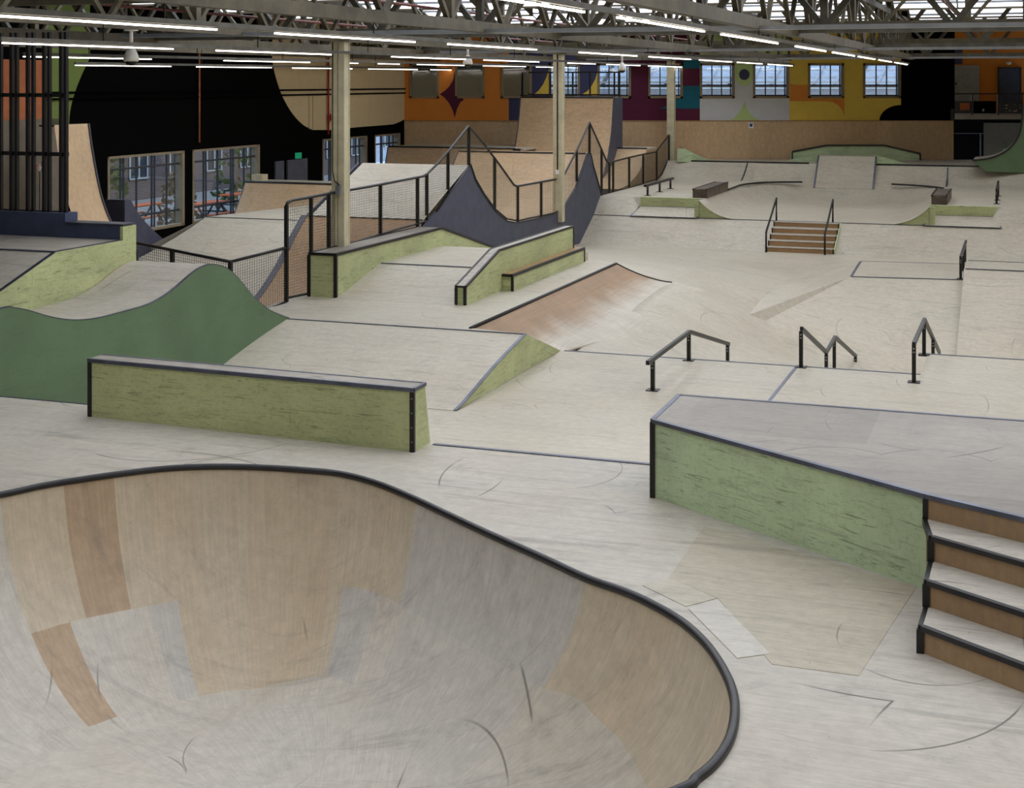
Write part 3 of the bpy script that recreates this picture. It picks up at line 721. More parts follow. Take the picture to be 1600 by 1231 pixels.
# dark ramp side
ds = thing('dark_ramp', (-19.2, 29, -1.05), 'dark graphite ramp end sloping down below the left window', 'skate ramp')
DS = -19.29
d_ = [at_s(x, y, DS)[1:] for x, y in ((195,312),(204,312),(212,326),(222,341),(238,358),(255,373),(272,386))]
dp = spline(d_[1:], 3)
pf = [d_[0]] + dp
build('side_panel', MB().extrude([(DS, t, z) for t, z in pf] + [(DS, dp[-1][0], -1.05), (DS, d_[0][0], -1.05)], (-.04, 0, 0)), 'slate', ds)
sB0 = at_t(165, 311, d_[0][0])[0]
build('back_panel', MB().box(sB0, DS-.04, d_[0][0], d_[0][0]+.04, -1.05, d_[0][1]-.01), 'graphite', ds)
build('curved_face', MB(True).grid([[(s_, t, z-.002) for s_ in (sB0, DS-.04)] for t, z in dp]), 'ramp', ds)
build('deck', MB().box(sB0, DS-.04, d_[0][0], dp[0][0], dp[0][1]-.03, dp[0][1]), 'slate', ds)

# ================================================================== BACK LEFT RAMPS
WY = 51.8                                           # distance of the mural wall
bq2 = thing('far_left_quarter', (-18.5, 44.5, -1.05), 'brown quarter pipe under the orange mural at the far left corner', 'quarter pipe')
e0, e1 = at_t(607, 230, 44.6), at_t(805, 231, 44.6); ez = (e0[2]+e1[2])/2
fp = spline([(42.0, -1.0), (43.0, -.7), (43.9, 0.1), (44.35, .75), (44.6, ez)], 5)
build('curved_face', MB(True).grid([[(s, t, z) for s in np.linspace(e0[0], e1[0]+.3, 4)] for t, z in fp]), 'tan', bq2)
build('side_panel', MB().extrude([(e0[0], t, z) for t, z in fp] + [(e0[0], 44.6, -1.05), (e0[0], 42, -1.05)], (-.04, 0, 0)), 'slate', bq2)
build('deck', MB().box(e0[0], e1[0]+.3, 44.6, 47.2, ez-.06, ez), 'ramp', bq2)
build('coping', MB(True).tube([(e0[0], 44.6, ez), (e1[0], 44.6, ez)], .03, 8), 'steel', bq2)
build('end_cap', MB().box(e1[0]-.04, e1[0]+.2, 44.5, 44.62, ez-.18, ez+.0), 'steel', bq2)

vr = thing('vert_ramp', (-14.7, 46, -1.05), 'tall tan vert ramp with railed platform against the mural wall', 'vert ramp')
v0, v1 = at_t(814, 152, 46.5), at_t(958, 152, 46.5); vz = (v0[2]+v1[2])/2
vp = spline([(46.5, vz), (46.35, 2.4), (46.1, 1.7), (45.6, .9), (44.8, .2), (43.6, -.3), (42.6, -.4)], 5)
vs0 = lambda u: v0[0]-.0-.05*u
rows = []
for i, (t, z) in enumerate(vp):
    rows.append([(s, t, z) for s in np.linspace(v0[0], v1[0], 5)])
build('curved_face', MB(True).grid(rows), 'tan', vr)
build('right_side', MB().extrude([(v1[0]+.01, t, z) for t, z in vp] + [(v1[0]+.01, 42.6, -1.05), (v1[0]+.01, 47.55, -1.05), (v1[0]+.01, 47.55, vz)], (.03, 0, 0)), 'slate', vr)
build('left_side', MB().extrude([(v0[0]-.01, t, z) for t, z in vp] + [(v0[0]-.01, 42.6, -1.05), (v0[0]-.01, 47.55, -1.05), (v0[0]-.01, 47.55, vz)], (-.03, 0, 0)), 'slate', vr)
build('platform', MB().box(v0[0], v1[0], 46.5, 47.55, vz-.08, vz), 'ramp', vr)
build('coping', MB(True).tube([(v0[0], 46.5, vz), (v1[0], 46.5, vz)], .03, 8), 'steel', vr)
for x in (817, 860, 895, 922, 960, 968):
    p = at_t(x, 150, 47.4); build('post', MB().box(p[0]-.025, p[0]+.025, 47.37, 47.43, vz, vz+.86), 'black', vr)
for z in (vz+.86, vz+.08):
    build('hand_rail', MB().box(v0[0], at_t(968, 150, 47.4)[0]+.03, 47.38, 47.42, z-.025, z+.025), 'black', vr)

rq = thing('far_right_quarter', (-12.4, 46.5, 0), 'tan quarter pipe between the vert ramp and the third column', 'quarter pipe')
r0, r1 = at_t(946, 231, 46.9), at_t(1043, 231, 46.9); rz = r0[2]
rp = spline([(43.4, .22), (44.6, .32), (45.8, .62), (46.6, 1.05), (46.9, rz)], 5)
build('curved_face', MB(True).grid([[(s, t, z) for s in (r0[0]-.3, -12.0)] for t, z in rp]), 'tan', rq)
build('deck', MB().box(r0[0]-.3, -12.0, 46.9, 48.2, rz-.06, rz), 'ramp', rq)
build('coping', MB(True).tube([(r0[0]+.0, 46.9, rz), (-12.0, 46.9, rz)], .03, 8), 'steel', rq)

# ================================================================== FUNBOX (mid right)
fb = thing('funbox', (0, 34, -2.2), 'low plywood funbox with flat top and sloping sides on the right', 'funbox')
FZ = -.9
f0, f1 = at_z(1330, 432, FZ), at_z(1505, 437, FZ); f2, f3 = at_z(1505, 412.5, FZ), at_z(1345, 408, FZ)
h0, h1 = at_floor(1168, 491), at_floor(1200, 455)
lo = lambda p, d=.05: (p[0], p[1], p[2]-d)
build('flat_top', MB().poly([f0, f1, f2, f3]), 'floor', fb)
build('left_face', MB().poly([lo(h0, .02), f0, f3, lo(h1, .02)]), 'floor', fb)
fr1 = (f1[0], 27.4, -3.0)
hx = (h0[0]+(h0[0]-f0[0])*.25, h0[1]+(h0[1]-f0[1])*.25-.6, h0[2]-.45)
build('front_face', MB().poly([hx, fr1, f0]).poly([fr1, f1, f0]).poly([lo(h0, .02), hx, f0]).poly([fr1, (6.5, 27.0, -3.0), (6.5, 34.0, -.65), (f1[0]+.02, 34.0, -.65)]).poly([fr1, (f1[0]+.02, 34.0, -.65), f1]), 'floor', fb)
build('back_face', MB().poly([f3, f2, (f2[0], 39.0, -1.05), (h1[0]+.6, 38.6, -1.05), lo(h1, .02)]).poly([(f1[0]+.02, 35.6, -.65), (6.5, 35.6, -.65), (6.5, 38.8, -1.05), (f1[0]+.02, 38.8, -1.05)]), 'floor', fb)
build('upper_flat', MB().poly([(f1[0]+.02, 34.0, -.65), (6.5, 34.0, -.65), (6.5, 35.6, -.65), (f1[0]+.02, 35.6, -.65)]).poly([f1, (f1[0]+.02, 34.0, -.65), (f1[0]+.02, 35.6, -.65), f2]), 'floor', fb)
build('edge_strip', MB().bar(f0, f1, .06, .014).bar(f0, f3, .06, .014).bar(f3, f2, .03, .012).bar((f1[0]+.05, 34.0, -.645), (6.5, 34.0, -.645), .06, .014).bar((f1[0]+.05, 35.6, -.645), (6.5, 35.6, -.645), .03, .012), 'strip', fb)
rs = at_z(1501, 436, FZ)[0]
rail('black grind rail standing at the right end of the low funbox top', [(rs, 34.0, FZ+.5), (rs, 37.3, FZ+.53), ],
     [(rs, 34.1, FZ+.5, FZ), (rs, 35.6, FZ+.5, FZ), (rs, 36.7, FZ+.52, FZ)], None)

# ================================================================== UPPER AREA: front bank, decks, half bowl
UZ, VZ, WZ = -.3, .2, .8
ub = thing('upper_bowl', (-5.5, 44, -1.1), 'raised plywood section with half bowl and quarter pipes below the mural wall', 'skate bowl')
VL, VR = -8.75, -2.42
def sd(s, t):                                        # distance inside the half-bowl opening (negative outside)
    r = 2.4; cs, hs = (VL+VR)/2, (VR-VL)/2
    x = abs(s-cs)-(hs-r); y = (t-48.9)+r
    if y < 0: return -(abs(s-cs)-hs)
    return -(math.hypot(max(x, 0), max(y, 0)) + min(max(x, y), 0) - r)
R2, D2 = 1.5, math.sqrt(1.5**2-1.0**2)
RB = (1.1**2+2.3**2)/2.2
def uz(s, t):
    d = sd(s, t)
    if d <= 0: z = VZ
    else: z = UZ + (R2-math.sqrt(max(R2*R2-max(D2-d, 0)**2, 0)))
    zb = UZ + RB - math.sqrt(max(RB*RB-max(t-47.2, 0)**2, 0))
    if d <= 0 and not (-8.9 < s < -2.2): zb = VZ+.6*max(0, (t-48.0)/1.5)**1.7
    return max(z, min(zb, WZ))
F0 = 40.9
gs = sorted(set(list(np.round(np.arange(-11.9, 5.01, .15), 3)) + [VL, VR, VL-.01, VR+.01])); gt = sorted(list(np.round(np.arange(40.2, 49.49, .15), 3))+[49.5, F0-.002, F0])
uu = MB(True)
def uz2(s, t):
    z = uz(s, t)
    if t < F0 and (s < VL or s > VR):
        a = (F0-t)
        if s < -10.7 or s > -.68: z = UZ+(VZ-UZ)*(t-40.2)/(F0-40.2)
        else: z = UZ+ (.22/.65)*(t-40.15)
    return z
uu.grid([[(s, t, uz2(s, t)) for s in gs] for t in gt])
build('half_bowl', uu, 'ramp', ub)
fbk = MB()
for a, b in ((-11.9, 5.0),): fbk.grid([[(s, t, z) for s in np.linspace(a, b, 18)] for t, z in ((38.75, -1.02), (40.2, -.3))])
build('front_bank', fbk, 'ramp', ub)
for a, b, bz in ((-10.65, -8.9, 0), (-2.45, -.68, 0)):
    build('green_face', MB().box(a, b, F0-.03, F0+.13, UZ, VZ+.004), 'lime', ub)
    build('kicker_plate', MB().poly([(a-.12, 40.16, UZ+.006), (b+.1, 40.16, UZ+.006), (b+.05, F0-.03, -.07), (a-.02, F0-.03, -.07)]), 'deck', ub)
    build('kicker_strip', MB().strip([(a-.02, F0-.04, -.065), (a-.12, 40.16, UZ+.01), (b+.1, 40.16, UZ+.01), (b+.05, F0-.04, -.065), (a-.02, F0-.04, -.065)], .05, .012), 'strip', ub)
build('lip_strip', MB().bar((-11.9, 40.2, UZ+.004), (-.6, 40.2, UZ+.004), .04, .012), 'strip', ub)
# end cheeks of the half bowl, painted green
for sx, dr in ((VL-.15, 1), (VR+.15, -1)):
    ck = [(sx, VZ)] + [(sx+dr*d, UZ+R2-math.sqrt(max(R2*R2-max(D2-(d-.15), 0)**2, 0)) if d > .15 else VZ) for d in np.linspace(0.15, D2+.15, 10)] + [(sx+dr*(D2+.15), UZ), (sx, UZ)]
    build('green_cheek', MB().prism_s(ck, F0-.66, F0-.55), 'lime', ub)
cl = [(VL, 44.3, VZ+.02), (VL, 45.6, VZ+.02), (VL+.02, 46.6, VZ+.02), (VL+.35, 47.7, VZ+.02), (VL+.9, 48.3, VZ+.02), (VL+1.7, 48.62, VZ+.02)]
build('coping', MB(True).tube(spline(cl, 4), .03, 8), 'steel', ub)
cr = [(VR, 47.3, VZ+.02), (VR-.3, 47.75, VZ+.02), (VR-.9, 48.3, VZ+.02), (VR-1.7, 48.62, VZ+.02)]
build('coping', MB(True).tube(spline(cr, 4), .03, 8), 'steel', ub)
build('rear_coping', MB(True).tube([(-11.2, 49.5, WZ+.01), (-6.95, 49.5, WZ+.01)], .03, 8).tube([(-4.75, 49.5, WZ+.01), (-.25, 49.5, WZ+.01), (-.25, 49.3, WZ-.2)], .03, 8), 'steel', ub)
wd = [to_st(X, Y, 0)[:2] for X, Y in ((-.0, 0), )]
wl = at_Y(1035, 250, WY)[:2]; wr = at_Y(1620, 250, WY)[:2]
build('rear_deck', MB().prism_z([(-11.9, 49.5), (2.0, 49.5), (2.6, wr[1]+.05), wl], -.2, WZ), 'ramp', ub)
for x in (1168, 1481):
    p = at_t(x, 256, 49.45); build('panel_joint', MB().strip([(p[0], t, uz(p[0], t)+.012) for t in (49.45, 49.1, 48.7, 48.3)], .04, .02), 'strip', ub)
# two dark wooden blocks on the decks
for (x0, y0, x1, lab) in ((1082, 305, 1130, 'dark wooden grind block on the left deck of the half bowl'), (1458, 315, 1478, 'dark wooden grind block on the right deck of the half bowl')):
    p = at_z(x0, y0, VZ); s = VL-.18 if x0 < 1200 else VR+.22
    g = thing('grind_block', (s, 42.5, VZ), lab, 'block', None)
    te = 41.15
    sL, sR = s-.22, s+.2
    build('body', MB().box(sL, sR, te, te+3.2 if x0 < 1200 else te+2.6, VZ, VZ+.26), 'dwood', g)
    build('edge_iron', MB().box(sR-.03, sR+.01, te-.005, te+(3.2 if x0 < 1200 else 2.6), VZ+.225, VZ+.27).box(sL-.01, sL+.03, te-.005, te+(3.2 if x0 < 1200 else 2.6), VZ+.225, VZ+.27), 'steel', g)
# little flat bar on the left deck
p0, p1 = at_z(1010, 305.5, VZ), at_z(1039, 298, VZ)
sB = (p0[0]+p1[0])/2
rail('short black flat bar with three legs beside the fence on the upper deck', [(sB, p0[1]-.3, VZ+.31), (sB, p1[1]+1.2, VZ+.31)],
     [(sB, p0[1], VZ+.31, VZ), (sB, p0[1]+1.5, VZ+.31, VZ), (sB, p1[1]+.9, VZ+.31, VZ)], None, .09, 'flat_bar')
# rail far right on the upper deck
p0 = at_z(1557, 319, VZ)
rail('short black grind rail at the right edge of the upper deck', [(p0[0], p0[1]-.1, VZ+.4), (p0[0], p0[1]+3.2, VZ+.42)],
     [(p0[0], p0[1]+.1, VZ+.4, VZ), (p0[0], p0[1]+1.4, VZ+.4, VZ), (p0[0], p0[1]+2.9, VZ+.4, VZ)], None)
# stairs with rails
stt = thing('wooden_stairs', (-6.9, 39.0, -1.02), 'five brown plywood steps with two black handrails in the far bank', 'stairs')
sl, sr = at_t(1199, 392, 38.75)[0], at_t(1301, 392, 38.75)[0]
for i in range(5):
    t0 = 38.75+.3*i; z0, z1 = -1.02+.144*i, -1.02+.144*(i+1)
    st = build('step', MB().box(sl, sr, t0, 40.3, z0-.02, z1-.016), 'brown', stt)
    build('tread', MB().box(sl-.005, sr+.005, t0-.02, t0+.3, z1-.016, z1), 'deck', st)
    build('side_iron', MB().box(sl-.03, sl, t0-.02, t0+.02, z0, z1).box(sr, sr+.03, t0-.02, t0+.02, z0, z1), 'black', st)
gsd = MB().extrude([(sr+.03, 38.75, -1.02), (sr+.03, 38.75, -.87), (sr+.03, 40.2, -.29), (sr+.03, 40.4, -.3), (sr+.03, 38.75+.4, -1.02)], (.03, 0, 0)); build('green_side', gsd, 'lime', stt)
for s in (sl+.0, sr-.18):
    h = build('hand_rail', MB(True).tube([(s, 38.55, -1.02), (s, 38.55, -.46), (s, 40.25, .33), (s, 40.25, -.3)], .028, 8), 'black', stt)

# roll-in wedge, ledge against the mural wall, small wedge and side quarter
rw = thing('roll_in', (-5.8, 49.5, UZ), 'pale straight roll-in slope in the middle of the half bowl back wall', 'roll-in')
w0, w1 = at_t(1279, 245, 49.65), at_t(1369, 247, 49.65); wz = 1.06
rwp = [(48.55, .045), (49.65, wz), (50.35, wz+.0), (50.35, .3), (48.55, -.2)]
build('slope', MB().prism_t(rwp, w0[0], w1[0]), 'ramp', rw)
for s in (w0[0], w1[0]): build('side_strip', MB().strip([(s, 48.55, .05), (s, 49.65, wz+.005)], .05, .03), 'strip', rw)
ml = thing('mural_ledge', (-4.5, 50.9, WZ), 'pale green ledge with sloped black-edged ends below the mural wall', 'ledge')
YL = 50.9
lp = [at_Y(x, y, YL) for x, y in ((1238,251),(1238,237),(1292,227),(1381,227),(1438,240),(1438,252))]
nb = to_st(0, .35, 0)
build('body', MB().extrude(lp, nb), 'mint', ml)
build('edge_iron', MB().strip(lp[1:5], .06, .06).bar(lp[4], lp[5], .06, .06).bar(lp[0], lp[1], .05, .05), 'steel', ml)
# sloping wings either side of the roll-in
for (pp, nm) in (([(1234,253),(1276,243),(1276,258),(1234,258)], 'left'), ([(1370,243),(1420,256),(1420,260),(1370,260)], 'right')):
    q = [at_Y(x, y, 50.0 if nm == 'left' else 48.6) for x, y in pp]; build('green_wing', MB().extrude(q, to_st(0, .8, 0)), 'mint', rw)
sw = thing('corner_wedge', (-10.9, 50.3, WZ), 'small tan kicker with green side beside the third column', 'wedge')
q = [at_Y(x, y, 50.3) for x, y in ((1058,232),(1070,232),(1100,247),(1112,251),(1112,253),(1058,253))]
build('green_side', MB().extrude(q, to_st(0, .05, 0)), 'mint', sw)
q = [at_Y(x, y, 50.36) for x, y in ((1070,232),(1090,242),(1112,251),(1112,253),(1070,253))]
build('slope', MB().extrude(q, to_st(0, 1.2, 0)), 'tan', sw)
sq = thing('side_quarter', (1, 47.5, 0), 'curved green-sided quarter pipe at the right end of the upper deck', 'quarter pipe')
YQ = 46.3
q = spline([at_Y(x, y, YQ) for x, y in ((1520,251),(1545,248),(1565,241),(1581,229),(1592,213),(1597,193),(1599,165))], 4)
q2 = q + [at_Y(1660, 165, YQ), at_Y(1660, 272, YQ), at_Y(1540, 268, YQ)]
build('green_side', MB().extrude(q2, to_st(0, .06, 0)), 'forest', sq)
dpt = to_st(0, 2.5, 0)
build('curved_face', MB(True).grid([[p, (p[0], p[1]+2.5, p[2])] for p in q]), 'ramp', sq)
build('edge_strip', MB().strip([(p[0]-.01, p[1]-.01, p[2]+.01) for p in q], .04, .05), 'steel', sq)

# ================================================================== COLUMNS
def column(t, zb, lab, cable):
    c = thing('column', (-11.9, t, zb), lab, 'column', 'cream steel columns', 'structure')
    z1 = 4.55; a, fw = .12, .14
    body = MB().box(-11.9-.13, -11.9+.13, t-a, t-a+.02, zb, z1).box(-11.9-.13, -11.9+.13, t+a-.02, t+a, zb, z1).box(-11.9-.012, -11.9+.012, t-a, t+a, zb, z1)
    build('flange', body, 'cream', c)
    build('web_cover', MB().box(-11.9+.1, -11.9+.118, t-a+.02, t+a-.02, zb, z1), 'cream', c)
    build('head_plate', MB().box(-12.08, -11.72, t-.18, t+.18, z1-.03, z1), 'truss', c)
    if cable == 1:
        build('cable', MB(True).tube([(-12.0, t-a-.01, z1), (-12.0, t-a-.01, 1.95), (-11.96, t-a-.012, 1.78), (-11.86, t-a-.012, 1.7)], .01, 6), 'camd', c)
        build('junction_box', MB().box(-11.92, -11.83, t-a-.06, t-a, 1.52, 1.7), 'gal', c)
    if cable == 2:
        build('cable', MB(True).tube([(-11.9, t-a-.012, z1), (-11.9, t-a-.012, 1.2)], .018, 6), 'camd', c)
        build('junction_box', MB().box(-11.94, -11.86, t-a-.05, t-a, 1.1, 1.22), 'camw', c)
column(23.75, .57, 'cream steel column standing on the long green ledge', 1)
column(36.9, -.2, 'cream steel column behind the green hubba wall', 2)
column(50.0, WZ, 'cream steel column in front of the plum mural', 0)

# ================================================================== WALLS
# left wall with four openings
LW = -21.2
wl_ = thing('wall_left', (LW, 35, -1.1), None, None, kind='structure')
zt0, zb0, ZT = 1.76, -.24, 6.3
opens = [(29.6, 33.0), (33.4, 37.0), (41.0, 44.3), (44.9, 47.05)]
wm = MB(); tcur = -12.0
for a, b in opens:
    wm.box(LW-.3, LW, tcur, a, -1.1, ZT); wm.box(LW-.3, LW, a, b, zt0, ZT); wm.box(LW-.3, LW, a, b, -1.1, zb0); tcur = b
wm.box(LW-.3, LW, tcur, 47.9, -1.1, ZT)
build('masonry', wm, 'wblack', wl_)
def tz(x, y): p = at_s(x, y, LW); return (LW, p[1], p[2])
def onwall(nm, pts, mat, d=.012): build(nm, MB().extrude(pts, (d, 0, 0)), mat, wl_)
cur = spline([tz(425, 95)[1:], tz(430, 118)[1:], tz(440, 148)[1:], tz(455, 175)[1:], tz(472, 194)[1:], tz(488, 203)[1:]], 5)
cre = [(LW, t, z) for t, z in cur] + [tz(515, 203.0), tz(560, 198.5), tz(600, 195.5), tz(615, 194), tz(625, 190), (LW, 47.45, tz(631, 186)[2]), (LW, 47.45, 6.2), (LW, cur[0][0], 6.2)]
onwall('cream_mural', cre, 'wcream')
olc = spline([tz(140, 90)[1:], tz(128, 115)[1:], tz(118, 140)[1:], tz(110, 168)[1:], tz(107, 195)[1:]], 5)
onwall('olive_mural', [(LW, t, z) for t, z in olc] + [(LW, 27.2, olc[-1][1]), (LW, 27.2, 6.0), (LW, olc[0][0], 6.0)], 'wolive')
onwall('terracotta_mural', [(LW, 22, 2.75), (LW, 27.2, 2.75), (LW, 27.2, 4.1), (LW, 22, 4.1)], 'wterra')
onwall('grey_dado', [(LW, 22, -1.0), (LW, 27.9, -1.0), (LW, 27.9, 2.75), (LW, 22, 2.75)], 'wgrey')
for z in (3.35, 3.2): build('wall_pipe', MB(True).tube([(LW+.06, 27.2, z), (LW+.06, 47.4, z)], .025, 6), 'wcream' if False else 'wblack', wl_)
for x in (482, 488): build('joint', MB().box(LW, LW+.02, tz(x, 150)[1]-.01, tz(x, 150)[1]+.01, 2.1, 3.2), 'wgrey', wl_)
fp_ = tz(510, 150)[1]
build('red_pipe', MB(True).tube([(LW+.07, fp_, 4.6), (LW+.07, fp_, 1.9)], .03, 8), 'red', wl_)
tag(build('alarm_box', MB().box(LW+.10, LW+.24, fp_+.05, fp_+.35, tz(512, 188)[2], tz(512, 178)[2]), 'red'), 'small red alarm box on the cream painted left wall', 'alarm box')
rp_ = tz(308, 150)[1]
build('brown_pipe', MB(True).tube([(LW+.07, rp_, 4.6), (LW+.07, rp_, 1.95)], .025, 8), 'wterra', wl_)
for i, (a, b) in enumerate(opens):
    w = thing('window_%d' % (i+1), (LW, (a+b)/2, zb0), None, None, kind='structure')
    fm = MB().box(LW-.2, LW+.02, a, a+.07, zb0, zt0).box(LW-.2, LW+.02, b-.12, b, zb0, zt0).box(LW-.2, LW+.02, a, b, zt0-.06, zt0).box(LW-.2, LW+.02, a, b, zb0, zb0+.07)
    build('frame', fm, 'wframe', w)
    bars = MB(); nb_ = max(2, int((b-a)/.62))
    for j in range(1, nb_):
        t = a+(b-a)*j/nb_; bars.box(LW-.12, LW-.08, t-.018, t+.018, zb0, zt0)
        if j % 2: bars.box(LW-.12, LW-.08, t+.11, t+.135, zb0, zt0)
    zz = 1.42; bars.box(LW-.12, LW-.07, a, b, zz-.025, zz+.025); bars.box(LW-.12, LW-.07, a, b, .16, .21)
    build('glazing_bar', bars, 'dframe', w)
    build('pane', MB().box(LW-.105, LW-.1, a, b, zb0, zt0), 'glass', w)
# doors, sign, box by the left wall
cab = [tz(428, 247), tz(440, 247), tz(447, 247), tz(478, 247)]
dz0, dz1 = -.9, tz(450, 250)[2]
for i, (a, b) in enumerate(((cab[0][1], cab[1][1]+.05), (cab[2][1], cab[3][1]))):
    d = thing('door_%d' % (i+1), (LW, (a+b)/2, dz0), None, None, kind='structure')
    build('leaf', MB().box(LW+.01, LW+.06, a, b, dz0, dz1), 'door', d); build('handle', MB().box(LW+.06, LW+.09, a+.1, a+.22, .1, .14), 'gal', d)
es_ = tz(464, 243)
ex = build('exit_sign', MB().box(LW+.02, LW+.08, es_[1]-.16, es_[1]+.16, es_[2]-.09, es_[2]+.09), 'exit'); tag(ex, 'small lit green exit sign above the grey double door', 'exit sign')
cb = at_t(405, 282, 36.2); tag(build('cardboard_box', MB().box(cb[0]-.17, cb[0]+.17, 36.05, 36.4, qz, qz+.17), 'card'), 'small pale box on the brown quarter pipe deck', 'box')

# back wall (parallel to the picture) with ten windows
def bpt(x, y, dy=0.0): return at_Y(x, y, WY-dy)
DY = lambda d: to_st(0, d, 0)
wb = thing('wall_back', at_Y(1060, 250, WY), None, None, kind='structure')
wins = [(640,686),(711,757),(783,831),(858,906),(934,986),(1013,1067),(1094,1148),(1177,1233),(1263,1319),(1349,1408)]
wt, wbm = 99.0, 153.5
def rect(x0, x1, y0, y1, dy=0.0): return [bpt(x0, y1, dy), bpt(x1, y1, dy), bpt(x1, y0, dy), bpt(x0, y0, dy)]
wm = MB(); xc = 631
YT = 12
for a, b in wins:
    wm.extrude(rect(xc, a, YT, 300), DY(.3)); wm.extrude(rect(a, b, YT, wt), DY(.3)); wm.extrude(rect(a, b, wbm, 300), DY(.3)); xc = b
wm.extrude(rect(xc, 1490, YT, 300), DY(.3)); build('masonry', wm, 'wcream', wb)
PAINT = 0
def mural(nm, polys, mat, d):                        # paint fields around the windows
    m = MB()
    for q in polys: m.extrude([bpt(x, y, d) for x, y in q], DY(.004))
    build(nm, m, mat, wb)
def field(x0, x1, y0, y1):
    out = []; ws = [(a, b) for a, b in wins if b > x0 and a < x1]
    if y1 <= wt or y0 >= wbm or not ws: return [[(x0,y1),(x1,y1),(x1,y0),(x0,y0)]]
    q = lambda a, b, c, d: out.append([(a,d),(b,d),(b,c),(a,c)]) if b-a > .2 and d-c > .2 else None
    q(x0, x1, y0, min(wt, y1)); q(x0, x1, max(wbm, y0), y1); xx = x0
    for a, b in ws: q(xx, a, max(wt, y0), min(wbm, y1)); xx = b
    q(xx, x1, max(wt, y0), min(wbm, y1)); return out
BB = 188.7
mural('orange_mural', field(632, 795, 14, BB), 'orange', .01)
mural('slate_mural', field(795, 962, 14, BB), 'indigo', .01)
mural('plum_mural', field(962, 1093.5, 14, BB), 'plum', .01)
mural('white_mural', field(1093.5, 1233.5, 92, BB), 'white', .01)
mural('yellow_mural', field(1233.5, 1408, 14, BB), 'yellow', .01)
mural('pale_mural_top', field(1093.5, 1233.5, 14, 92), 'pgreen', .01)
arc = lambda cx, cy, rx, ry, a0, a1, n=14: [(cx+rx*math.cos(math.radians(a0+(a1-a0)*i/n)), cy+ry*math.sin(math.radians(a0+(a1-a0)*i/n))) for i in range(n+1)]
blk = arc(1408, 189, 34, 25, 180, 270) + [(1408, 164), (1408.5, 14), (1490, 14), (1490, BB), (1374, BB)]
mural('black_mural', [blk], 'wblack', .016)
# star: plum quarter star between the first two orange windows
star = arc(686.5, 104, 22, 38, 20, 90) + [(687,146)] + arc(688, 184, 21, 37, -90, -12) + [(710.5, 184)] + arc(733, 184, 20, 27, 200, 270) + [(711, 156), (711, 110)]
star = [(710.3,112),(708,125),(702,135),(695,142),(687,147),(694,152),(701,160),(707,171),(710.5,184),(714,170),(719,160),(724,156.5),(724,154),(711,154),(711,112)]
mural('plum_star', [star], 'plum', .016)
mural('yellow_leaf', [[(835,147),(842,141),(849,131),(854,120),(857.5,108),(857.5,149),(835,149)], [(908,148),(917,143),(924,135),(930,124),(933.5,112),(933.5,150),(908,149)]], 'yellow', .016)
mural('teal_field', [[(1067.5,134),(1093.5,134),(1093.5,169.5),(1030,169.5),(1040,166),(1050,160),(1056,154),(1067.5,154)], [(1067.5,94),(1093.5,94),(1093.5,107),(1067.5,107)]], 'teal', .016)
mural('green_disc', [arc(1163, 118, 14.2, 16, 0, 180) + [(1148.6,92),(1177,92)]], 'pgreen', .016)
mural('indigo_dot', [arc(1163, 116.5, 8.2, 8.6, 0, 359, 26)], 'indigo', .022)
mural('green_spire', [[(1163,158),(1166,168),(1171,176),(1178,183),(1187,BB),(1139,BB),(1148,183),(1155,176),(1160,168)]], 'pgreen', .016)
mural('orange_wave', [[(1234,131),(1248,133),(1262.8,132.5),(1262.8,153.8),(1319,153.8),(1319.2,183),(1316,172),(1310,165),(1302,160),(1290,158),(1234,158)]], 'orange', .016)
# plywood band along the foot of the wall
pb = MB().extrude([bpt(632, 300, .06), bpt(1490, 300, .06), bpt(1490, BB, .06), bpt(632, BB, .06)], DY(.055)); build('plywood_band', pb, 'tan', wb)
build('band_strip', MB().bar(bpt(632, BB, .065), bpt(1490, BB, .065), .03, .03), 'brown', wb)
# windows of the back wall
for i, (a, b) in enumerate(wins):
    w = thing('window_%d' % (i+5), bpt((a+b)/2, wbm), None, None, kind='structure')
    fw = 3.4
    fm = MB()
    for q in ((a, a+fw, wt, wbm), (b-fw, b, wt, wbm), (a, b, wt, wt+fw), (a, b, wbm-fw, wbm)): fm.extrude(rect(*q, .05), DY(.22))
    build('frame', fm, 'wframe', w)
    bars = MB()
    if i >= 3:
        for fx in (.34, .62, .88): x = a+(b-a)*fx; bars.extrude(rect(x-.8, x+.8, wt, wbm, -.08), DY(.05))
        for y in (133, 149): bars.extrude(rect(a, b, y-1, y+1, -.08), DY(.05))
        build('glazing_bar', bars, 'dframe', w)
    build('pane', MB().extrude(rect(a+1, b-1, wt+1, wbm-1, -.12), DY(.006)), 'glassd' if i < 3 else 'glass', w)
# plain panel behind the three left windows; the pane tint carries their darkness
build('room_behind', MB().extrude(rect(634, 850, 60, 200, -2.4), DY(.1)), 'wgrey', wb)
sg = thing('wall_sign', bpt(1173, 200, .1), 'small white square sign with blue print on the plywood wall band', 'sign')
build('plate', MB().extrude(rect(1169.5, 1177.5, 191.5, 200.5, .1), DY(.03)), 'camw', sg)
build('print', MB().extrude(rect(1171.3, 1175.7, 193, 198, .105), DY(.005)), 'sticker', sg)

